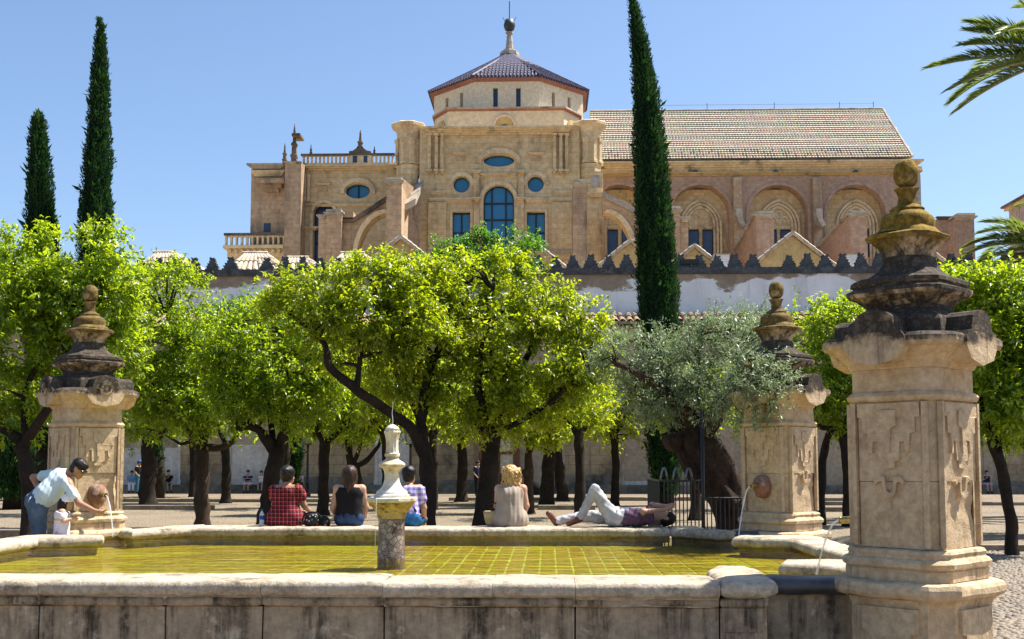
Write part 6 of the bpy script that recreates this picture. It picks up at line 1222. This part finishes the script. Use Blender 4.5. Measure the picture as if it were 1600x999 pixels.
# --- woman in plaid
J, f, r, S = sit((U(446,770,15.72).x, 15.72, .785), 8, .04, turn=38, arms={'re': (.235,.10,.27), 'rw': (.21,.28,.22), 'le': (-.2,.12,.27), 'lw': (-.03,.3,.2)}); hd = J['head']
person('woman in red plaid dress with dark pinned up hair sitting on the rim', J, [
    dict(t='top', n='dress', m='plaid', sl=.42, o=.022, nk=.035, prims=[(S+Zu*.09-r*.10, S+Zu*.09+r*.10, .165, .165, .06), (S+Zu*.07-r*.15-f*.02, S+Zu*.07+r*.15-f*.02, .085, .085, .06), (S+Zu*.09+f*.02-r*.1, S+Zu*.09+f*.3-r*.12, .12, .10, .05), (S+Zu*.09+f*.02+r*.1, S+Zu*.09+f*.3+r*.12, .12, .10, .05), (J['rs'], J['rs'].lerp(J['re'], .42), .068, .085, .02), (J['ls'], J['ls'].lerp(J['le'], .42), .068, .085, .02)], fold=(.004, 34, 30, 18), cuts=[(S+Zu*.0, -Zu)]),
    dict(t='hair', n='hair', m='hair_black', prims=[(hd+Zu*.035-f*.02, hd-Zu*.01-f*.035, .105, .092, .02), (hd+Zu*.05-f*.10, hd+Zu*.02-f*.11, .05, .045, .03)], subs=[(tuple(hd+J['hf'].normalized()*.125-Zu*.045), .105)], fold=(.003, 70, 60, 60)),
    dict(t='shoes', n='shoes', m='brownleather')], skin='tan')
# --- woman in black top
J, f, r, S = sit((U(546,770,15.72).x, 15.72, .785), -6, .03, turn=30, arms={'re': (.225,.06,.25), 'rw': (.20,.26,.14), 'le': (-.225,.04,.24), 'lw': (-.2,.22,.12)}); hd = J['head']
person('woman in black sleeveless top with long dark hair sitting on the rim', J, [
    dict(t='top', n='tank_top', m='black', o=.012, nk=.03, str=.03, hem=.02, fold=(.003, 30, 25, 22)), dict(t='legs', n='jeans', m='djeans', o=.014, w=.06, b=1.9, fold=(.003, 30, 30, 20)),
    dict(t='hair', n='hair', m='hair_brown', prims=[(hd+Zu*.035-f*.015, hd-Zu*.02-f*.03, .106, .098, .02), (hd-Zu*.0-f*.05, hd-Zu*.25-f*.09-r*.01, .09, .07, .04), (hd-Zu*.02-f*.03-r*.06, hd-Zu*.17-f*.03-r*.075, .055, .03, .03), (hd-Zu*.02+r*.06, hd-Zu*.2+f*.02+r*.08, .05, .025, .03)], subs=[(tuple(hd+J['hf'].normalized()*.13-Zu*.05), .105)], fold=(.004, 80, 70, 10)),
    dict(t='shoes', n='shoes', m='blacksole')], skin='light')
# --- person in lilac check
J, f, r, S = sit((U(634,770,15.72).x, 15.72, .785), 12, .10, turn=25, arms={'re': (.22,.12,.24), 'rw': (.17,.30,.12)}); hd = J['head']
person('person in lilac checked shirt sitting behind the marble fountain', J, [
    dict(t='top', n='shirt', m='check', sl=.55, o=.018, nk=.02, hem=.0, fold=(.004, 30, 25, 22)), dict(t='legs', n='shorts', m='blueshorts', o=.022, w=.06, b=.95, fold=(.006, 32, 30, 24)),
    dict(t='hair', n='hair', m='hair_black', prims=[(hd+Zu*.035-f*.015, hd-Zu*.02-f*.035, .100, .085, .02)], subs=[(tuple(hd+J['hf'].normalized()*.125-Zu*.045), .105)], fold=(.003, 70, 60, 60)),
    dict(t='strap', n='bag_strap', m='black', o=-1, prims=[(J['ls']+Zu*.068, J['chest']-f*.128, .016, .016, .0), (J['chest']-f*.128, S+r*.17+Zu*.2-f*.06, .016, .016, .0)]), dict(t='shoes', n='shoes', m='blacksole')], skin='mid')
# --- blonde woman
J, f, r, S = sit((U(797,770,15.72).x, 15.72, .785), 6, .08, turn=10, arms={'re': (.215,.06,.27), 'rw': (.17,.24,.16), 'le': (-.2,.12,.26), 'lw': (-.1,.32,.16)}); hd = J['head']; rgc = random.Random(4)
curls = []
for i in range(120):
    a, b_ = rgc.uniform(0, 6.283), rgc.uniform(-1, 1); c_ = hd+Vector((math.cos(a)*.115, math.sin(a)*.10-.03, b_*.115-.02)); curls.append((c_, c_+Vector((rgc.uniform(-.03,.03), rgc.uniform(-.03,.02), -.03)), rgc.uniform(.013,.024), .012, .008))
for i in range(95):
    u = rgc.random(); c_ = hd+Vector((rgc.uniform(-1,.85)*(.11+.035*u)-.025*u, -.075-.02*rgc.random(), -.03-.20*u)); curls.append((c_, c_+Vector((rgc.uniform(-.035,.035), rgc.uniform(-.03,.01), -.04)), rgc.uniform(.013,.022), .010, .008))
person('woman with curly blonde hair in beige sleeveless dress sitting on the rim', J, [
    dict(t='top', n='dress', m='beige', o=.016, nk=.05, str=.03, prims=[(S+Zu*.09-r*.09, S+Zu*.09+r*.09, .15, .15, .06), (S+Zu*.40, S+Zu*.06, .14, .20, .06), (S+Zu*.05+r*.1, S+Zu*.03+r*.18+f*.02, .10, .05, .05), (S+Zu*.09+f*.02-r*.1, S+Zu*.09+f*.3-r*.1, .12, .10, .05), (S+Zu*.09+f*.02+r*.1, S+Zu*.09+f*.3+r*.1, .12, .10, .05)], fold=(.007, 42, 30, 5), cuts=[(S, -Zu)]),
    dict(t='hair', n='hair', m='hair_blonde', prims=[(hd+Zu*.03-f*.02, hd-Zu*.02-f*.03, .115, .11, .02), (hd-f*.05, hd-Zu*.17-f*.07, .10, .085, .03)]+curls, subs=[(tuple(hd+J['hf'].normalized()*.135-Zu*.03), .10)], fold=(.006, 85, 80, 75)),
    dict(t='shoes', n='shoes', m='brownleather')], skin='light', h=.012)
# --- man lying on the rim
def L_(px, z, dy=0): return Vector((U(px, 810, 15.66).x, 15.66+dy, .782+z))
J = dict(pel=L_(962,.135), chest=L_(1000,.125), neck=L_(1021,.125), head=L_(1040,.12), hf=(-.1,-.12,1), hu=(1,0,.1), ls=L_(1013,.13,.19), rs=L_(1013,.12,-.17), re=L_(1003,.21,-.27), rw=L_(1037,.235,-.17), le=L_(1022,.28,.28), lw=L_(1043,.27,.10), rhd=(1,.35,.35), lhd=(.5,-.6,.1),
    lh=L_(956,.12,.09), rh=L_(956,.12,-.09), rk=L_(929,.49,-.10), ra=L_(904,.10,-.10), rt=L_(888,.045,-.10), lk=L_(914,.13,.13), la=L_(868,.065,.08), lt=L_(857,.17,.06), base=(0,0,.785)); hd = J['head']
person('man lying on the rim with one knee up and arms over his face', J, [
    dict(t='top', n='tee_shirt', m='purple', sl=.62, o=.012, nk=.0, hem=.0, fold=(.008, 38, 25, 35)), dict(t='legs', n='trousers', m='gjeans', o=.018, w=.10, b=1.92, fold=(.008, 36, 30, 36)),
    dict(t='hair', n='hair', m='hair_black', prims=[(hd+Vector((.045,0,-.01)), hd+Vector((0,0,-.035)), .092, .084, .02)], subs=[(tuple(hd+Vector((-.06,-.02,.09))), .10)], fold=(.004, 80, 70, 70)),
    dict(t='belt', n='belt', m='belt', o=-1, prims=[(L_(974,.132)+Vector((0,q*.055,0)), L_(977,.132)+Vector((0,q*.055,0)), .124, .124, .03) for q in (-1, 1)]), dict(t='shoes', n='shoes', m='brownleather')], skin='mid')
# --- bending man
YM = 14.35
def B_(px, py, dy=0): return U(px, py, YM+dy)
J = dict(pel=B_(58,786), chest=B_(93,751), neck=B_(109,738), head=B_(123,733), hf=(1,-.12,-.62), hu=(.5,0,.85), rs=B_(107,757,-.17), ls=B_(90,741,.17), re=B_(124,787,-.27), rw=B_(149,799,-.32), rhd=(1,.1,-.15), le=B_(52,746,.30), lw=B_(64,773,.24),
    lh=B_(57,796,.10), rh=B_(60,798,-.10), lk=(-6.42,YM+.13,.68), rk=(-6.30,YM-.12,.68), la=(-6.52,YM+.13,.25), ra=(-6.40,YM-.12,.25), lt=(-6.35,YM+.14,.21), rt=(-6.23,YM-.14,.21), base=(0,0,.17)); hd = J['head']; hf = J['hf']; hf = Vector(hf).normalized(); hu = Vector(J['hu']).normalized()
mn = person('man in pale blue printed tee and jeans bending towards the left spout', J, [
    dict(t='top', n='tee_shirt', m='bluetee', sl=.62, o=.016, nk=.02, hem=.04, fold=(.0045, 44, 16, 30), prims=[(J['chest'], B_(75,772,-.1), .12, .135, .06)]), dict(t='legs', n='jeans', m='jeans', o=.020, w=.10, b=1.9, fold=(.005, 44, 26, 46)),
    dict(t='hair', n='hair', m='hair_black', prims=[(hd+hu*.04-hf*.02, hd-hu*.02-hf*.04, .098, .080, .02), (hd+hu*.06+hf*.05, hd+hu*.07+hf*.06, .05, .04, .03)], subs=[(tuple(hd+hf*.12-hu*.05), .098)], fold=(.003, 80, 70, 70)),
    dict(t='glasses', n='sunglasses', m='sunglass', o=-1, prims=[(hd+hf*.088+hu*.012-Vector((0,.045,0)), hd+hf*.088+hu*.012+Vector((0,.045,0)), .021, .021, 0), (hd+hf*.08+hu*.015-Vector((0,.065,0)), hd-hf*.0+hu*.02-Vector((0,.082,0)), .010, .008, 0)]),
    dict(t='shoes', n='shoes', m='blacksole')], skin='tan', h=.012)
# --- girl
YG = 14.12
def G_(px, py, dy=0): return U(px, py, YG+dy)
J = dict(pel=(-5.98,YG,.73), chest=G_(97,806), neck=G_(99,797), head=G_(104,786), hf=(1,.1,-.05), rs=G_(97,801,-.12), ls=G_(96,801,.12), re=G_(99,814,-.16), rw=G_(109,812,-.12), le=G_(100,815,.16), lw=G_(113,813,.1), lh=(-5.99,YG+.06,.70), rh=(-5.99,YG-.06,.70), lk=(-5.98,YG+.07,.46), rk=(-5.98,YG-.07,.46), la=(-5.99,YG+.07,.23), ra=(-5.99,YG-.07,.23), lt=(-5.88,YG+.07,.20), rt=(-5.88,YG-.07,.20), k=(.74,0,0), base=(0,0,.17)); hd = J['head']
k = NT('white_cotton_rainbow_print'); zz = k.z(); M['girltee'] = k.fin(k.mix(k.ramp(k.math('PINGPONG', k.math('MULTIPLY', zz[2], 9), 1), .86, .9), (.66,.63,.70), (.55,.42,.12)), .9, None, .1)
person('small girl with white cap and dark hair beside the bending man', J, [
    dict(t='top', n='tee_shirt', m='girltee', sl=.55, o=.018, nk=.02, hem=.05, fold=(.003, 40, 30, 30)), dict(t='legs', n='shorts', m='pinktee', o=.02, w=.1, b=.8),
    dict(t='hair', n='hair', m='hair_black', prims=[(hd+Zu*.01-Vector((.015,0,0)), hd-Zu*.03-Vector((.035,0,0)), .075, .07, .02), (hd-Vector((.04,.01,.02)), hd-Vector((.06,.02,.13)), .06, .045, .03)], subs=[(tuple(hd+Vector((.09,0,-.03))), .078)], fold=(.003, 90, 80, 30)),
    dict(t='cap', n='cap', m='wtee', o=-1, prims=[(hd+Zu*.045, hd+Zu*.03, .072, .078, .01), (hd+Vector((.06,0,.03)), hd+Vector((.12,0,.015)), .016, .010, .02)], cuts=[(hd+Zu*.012, -Zu)]), dict(t='shoes', n='shoes', m='wtee')], skin='light', h=.011)
# --- people far back by the wall
def far_sit(px, label, top, bot, hairm, k=1.0, Y=61.2, ang=180, sl=.5, b=.95, skin='mid', lean=.08, z=.42):
    J, f, r, S = sit((U(px,760,Y).x, Y, z), ang, lean, k, arms={'rw': (.05*k,.16,.40*k), 're': (.22*k,.1,.28*k)}); hd = J['head']
    return person(label, J, [dict(t='top', n='shirt', m=top, sl=sl, o=.022, hem=.03), dict(t='legs', n='shorts', m=bot, o=.025, b=b, w=.08), dict(t='hair', n='hair', m=hairm, prims=[(hd+Zu*.04*k-f*.02, hd-Zu*.01*k-f*.045, .102*k, .085*k, .02)], subs=[(tuple(hd+J['hf'].normalized()*.12*k-Zu*.05*k), .105*k)]), dict(t='shoes', n='shoes', m='blacksole')], h=.026, skin=skin, group='people by the far wall', fing=False)
far_sit(388, 'man in navy striped shirt sitting on the wall ledge', 'navy', 'wtee', 'hair_brown'); far_sit(409, 'woman in white top sitting on the wall ledge', 'wtee', 'blueshorts', 'hair_brown', .95, sl=0, skin='light')
far_sit(468, 'person in pink shirt sitting beside the lamp post', 'pinktee', 'navyd', 'hair_brown', .92, skin='light'); far_sit(262, 'man in black shirt and teal shorts sitting on the ledge', 'black', 'teal', 'hair_black', 1.0, ang=150)
far_sit(250, 'woman in pale top sitting next to the man in black shirt', 'wtee', 'navyd', 'hair_brown', .95, ang=200); far_sit(206, 'woman in sky blue top and white trousers sitting on the ledge', 'lblue', 'wtee', 'hair_black', .95, ang=165, b=1.8)
far_sit(1541, 'woman in dark vest sitting by the wall right of the large pillar', 'navyd', 'pinktee', 'hair_brown', .98, sl=0, skin='light')
def far_stand(px, label, top, bot, Y, ang, cap=None):
    P = Vector((U(px,750,Y).x, Y, 0)); f = Vector((math.sin(R(ang)), math.cos(R(ang)), 0)); r = f.cross(Zu); J = dict(pel=P+Zu*.95, chest=P+Zu*1.28, neck=P+Zu*1.44+f*.02, head=P+Zu*1.59+f*.05, hf=f-Zu*.3, base=P)
    for q, sg in (('l',-1),('r',1)): J[q+'s'] = P+Zu*1.39+r*sg*.18; J[q+'e'] = P+Zu*1.12+r*sg*.25-f*.04; J[q+'w'] = P+Zu*.95+r*sg*.2+f*.1; J[q+'h'] = P+Zu*.92+r*sg*.09; J[q+'k'] = P+Zu*.5+r*sg*.1; J[q+'a'] = P+Zu*.09+r*sg*.1; J[q+'t'] = P+Zu*.05+r*sg*.11+f*.15
    hd = J['head']; parts = [dict(t='top', n='shirt', m=top, sl=.55, o=.02, hem=.06), dict(t='legs', n='trousers', m=bot, o=.022, b=1.9, w=.1), dict(t='hair', n='hair', m='hair_black', prims=[(hd+Zu*.035-f*.02, hd-f*.045, .102, .085, .02)], subs=[(tuple(hd+J['hf'].normalized()*.12-Zu*.05), .105)]), dict(t='shoes', n='shoes', m='blacksole')]
    if cap: parts.append(dict(t='cap', n='cap', m=cap, o=-1, prims=[(hd+Zu*.07, hd+Zu*.05, .1, .108, .01), (hd+f*.1+Zu*.05, hd+f*.17+Zu*.04, .02, .015, .02)], cuts=[(hd+Zu*.035, -Zu)]))
    return person(label, J, parts, h=.026, skin='mid', group='people by the far wall', fing=False)
far_stand(216, 'man in black shirt and blue cap standing by the wall', 'black', 'teal', 59.5, 100, 'blueshorts'); far_stand(746, 'man in navy shirt standing half hidden by a tree trunk', 'navyd', 'black', 55, 120)
# ================================================================== small things on the rim
def onrim(px, Y=15.7): return Vector((U(px,815,Y).x, Y, .784))
p = onrim(409, 15.65); t = thing('water_bottle', p, 'clear plastic water bottle with blue label and cap on the rim', 'bottle'); M['pet'] = NT('clear_plastic').fin((.75,.82,.86), .08, None, .6, **{'Alpha': .55}); M['bluecap'] = plain('blue_plastic', (.01,.06,.35), .4)
add('bottle_body', MB().lathe([(.028,0),(.033,.006),(.033,.06),(.030,.07),(.033,.08),(.033,.145),(.026,.17),(.013,.195),(.013,.21)], p, 16), M['pet'], t, True); add('label_band', MB().lathe([(.0335,.085),(.0342,.086),(.0342,.14),(.0335,.141)], p, 16), M['bluecap'], t, True); add('cap', MB().lathe([(.0145,.205),(.0155,.207),(.0155,.224),(.013,.227)], p, 14), M['bluecap'], t, True)
k = NT('black_print_floral'); v = k.vor(26, out='Color'); sp = k.n('ShaderNodeSeparateColor'); k.l(v, sp.inputs[0]); m_ = k.ramp(k.vor(26), .28, .32)
c_ = k.mix(k.ramp(sp.outputs[0], .45, .5), (.62,.60,.55), (.40,.02,.03)); c_ = k.mix(k.ramp(sp.outputs[1], .7, .74), c_, (.10,.22,.10)); M['floral'] = k.fin(k.mix(k.math('MULTIPLY', k.math('SUBTRACT', 1.0, m_), 1.0), (.014,.012,.014), c_), .6, None, .3)
def bag(px, label, w_, h_, dp, nm):
    p = onrim(px, 15.6); t = thing(nm, p, label, 'bag'); mb = MB(); n = 22
    rings = [[p+Vector((w_*math.cos(q)*f*(1+.07*noise.noise(Vector((math.cos(q)*2,math.sin(q)*2,z*9)))), dp*math.sin(q)*f, h_*z)) for q in np.linspace(0, 2*math.pi, n, endpoint=False)] for f, z in ((.7,0),(.95,.08),(1.0,.3),(.97,.55),(.85,.78),(.6,.93),(.25,1.0))]
    add('bag_body', mb.rings(rings), M['floral'], t, True); add('zip_band', MB().tube([p+Vector((w_*.75*math.cos(q), -dp*.2, h_*(.55+.47*math.sin(q)))) for q in np.linspace(0, math.pi, 12)], .008, 6), M['black'], t); add('strap', MB().tube([p+Vector((w_*1.02*math.cos(q), -dp*.6-.02, h_*.45+h_*.62*math.sin(q))) for q in np.linspace(-.5, math.pi+.5, 18)], .012, 6), M['black'], t, True)
bag(489, 'larger black bag with red and white print between the two women', .125, .18, .085, 'shoulder_bag'); bag(508, 'small round printed pouch beside the larger bag', .07, .12, .06, 'pouch')
p = onrim(768, 15.75); t = thing('straw_basket', p, 'pale straw basket on the rim left of the blonde woman', 'basket'); add('basket_body', MB().lathe([(.06,0),(.085,.05),(.10,.12),(.115,.2),(.108,.2),(.09,.12)], p, 18), M['blond_straw'], t, True); add('handle', MB().tube([p+Vector((.11*math.cos(q), 0, .19+.13*math.sin(q))) for q in np.linspace(0, math.pi, 12)], .008, 6), M['black'], t, True)
p = U(836,768,58); p.z = 0; t = thing('backpack', p, 'black backpack standing on the ground right of the blonde woman', 'bag'); add('pack_body', MB().lathe([(.30,0),(.36,.08),(.37,.35),(.30,.6),(.15,.72),(.02,.75)], p, 14), M['black'], t, True); add('pocket', MB().box(p.x-.2, p.x+.2, p.y-.42, p.y-.2, .1, .38), M['black'], t)
# ================================================================== fence round the olive, lamp posts
q0, q1 = U(1032,800,15.95), U(1098,800,15.95); fn_ = thing('olive_railing', (q0.x, 15.95, 0), 'black iron railing with looped top beside the olive trunk', 'railing')
def Fz(py, Y): return U(1060, py, Y).z
zt_ = Fz(751, 15.95); zl_ = .12
def rail(a, b, n, zt, name='bar'):
    a, b = Vector(a), Vector(b)
    for i in range(n+1):
        p = a.lerp(b, i/n); add(name, MB().tube([(p.x,p.y,0),(p.x,p.y,zt)], .0085, 6), M['iron'], fn_)
    for z in (zt-.005, .25): add('rail', MB().tube([(a.x,a.y,z),(b.x,b.y,z)], .014, 6), M['iron'], fn_)
rail((q0.x,15.95,0), (q1.x,15.95,0), 11, zt_); rail((q0.x,15.95,0), (q0.x,17.9,0), 20, zt_)
q2 = U(1160,800,15.95); rail((q1.x,15.95,0), (q2.x,15.95,0), 9, Fz(778,15.95)); rail((q2.x,15.95,0), (q2.x+.3,17.6,0), 14, Fz(778,15.95))
for i in range(3):
    x = q0.x+.06+i*.17
    for dy in (0, .09): add('loop', MB().tube([(x-.05+.10*u, 15.95+dy+.05*u, zt_+.17*math.sin(math.pi*u)**.7) for u in np.linspace(0, 1, 12)], .011, 6), M['ironh'], fn_, True)
po = thing('iron_post', (q1.x, 15.9, 0), 'tall thin black iron post in front of the olive trunk', 'post'); add('shaft', MB().tube([(q1.x,15.9,0),(q1.x,15.9,U(1098,640,15.9).z)], .026, 10), M['iron'], po, True); add('base_collar', MB().lathe([(.06,0),(.06,.06),(.03,.1)], (q1.x,15.9,0), 10), M['iron'], po)
def lamp(px, Y, ytop, label):
    b = U(px, 770, Y); p = Vector((b.x, Y, 0)); zt = U(px, ytop, Y).z; t = thing('lamp_post', p, label, 'lamp post', 'lamp posts of the courtyard'); zl = zt-.95
    add('pole', MB().lathe([(.17,0),(.17,.12),(.11,.18),(.10,.6),(.13,.64),(.07,.72),(.05,zl-.15),(.09,zl-.1),(.05,zl-.05),(.14,zl)], p, 12), M['iron'], t, True, sharp=40)
    c4 = lambda r, z: [p+Vector((r*sx, r*sy, z)) for sx, sy in ((-1,-1),(1,-1),(1,1),(-1,1))]
    ln = add('lantern', MB().rings([c4(.17, zl+.03), c4(.26, zl+.60)]), M['lantern'], t)
    for sx, sy in ((-1,-1),(1,-1),(1,1),(-1,1)): add('lantern_bar', MB().tube([p+Vector((.17*sx,.17*sy,zl)), p+Vector((.27*sx,.27*sy,zl+.62))], .018, 5), M['iron'], ln)
    add('lantern_roof', MB().rings([c4(.31, zl+.62), c4(.30, zl+.67), c4(.12, zl+.82), c4(.05, zl+.84), c4(.03, zl+.95)]), M['iron'], ln); add('lantern_base', MB().rings([c4(.10, zl-.02), c4(.19, zl+.01), c4(.19, zl+.04)]), M['iron'], ln)
lamp(480, 55, 664, 'black lamp post with square lantern behind the two women'); lamp(641, 55, 664, 'black lamp post behind the white marble fountain');
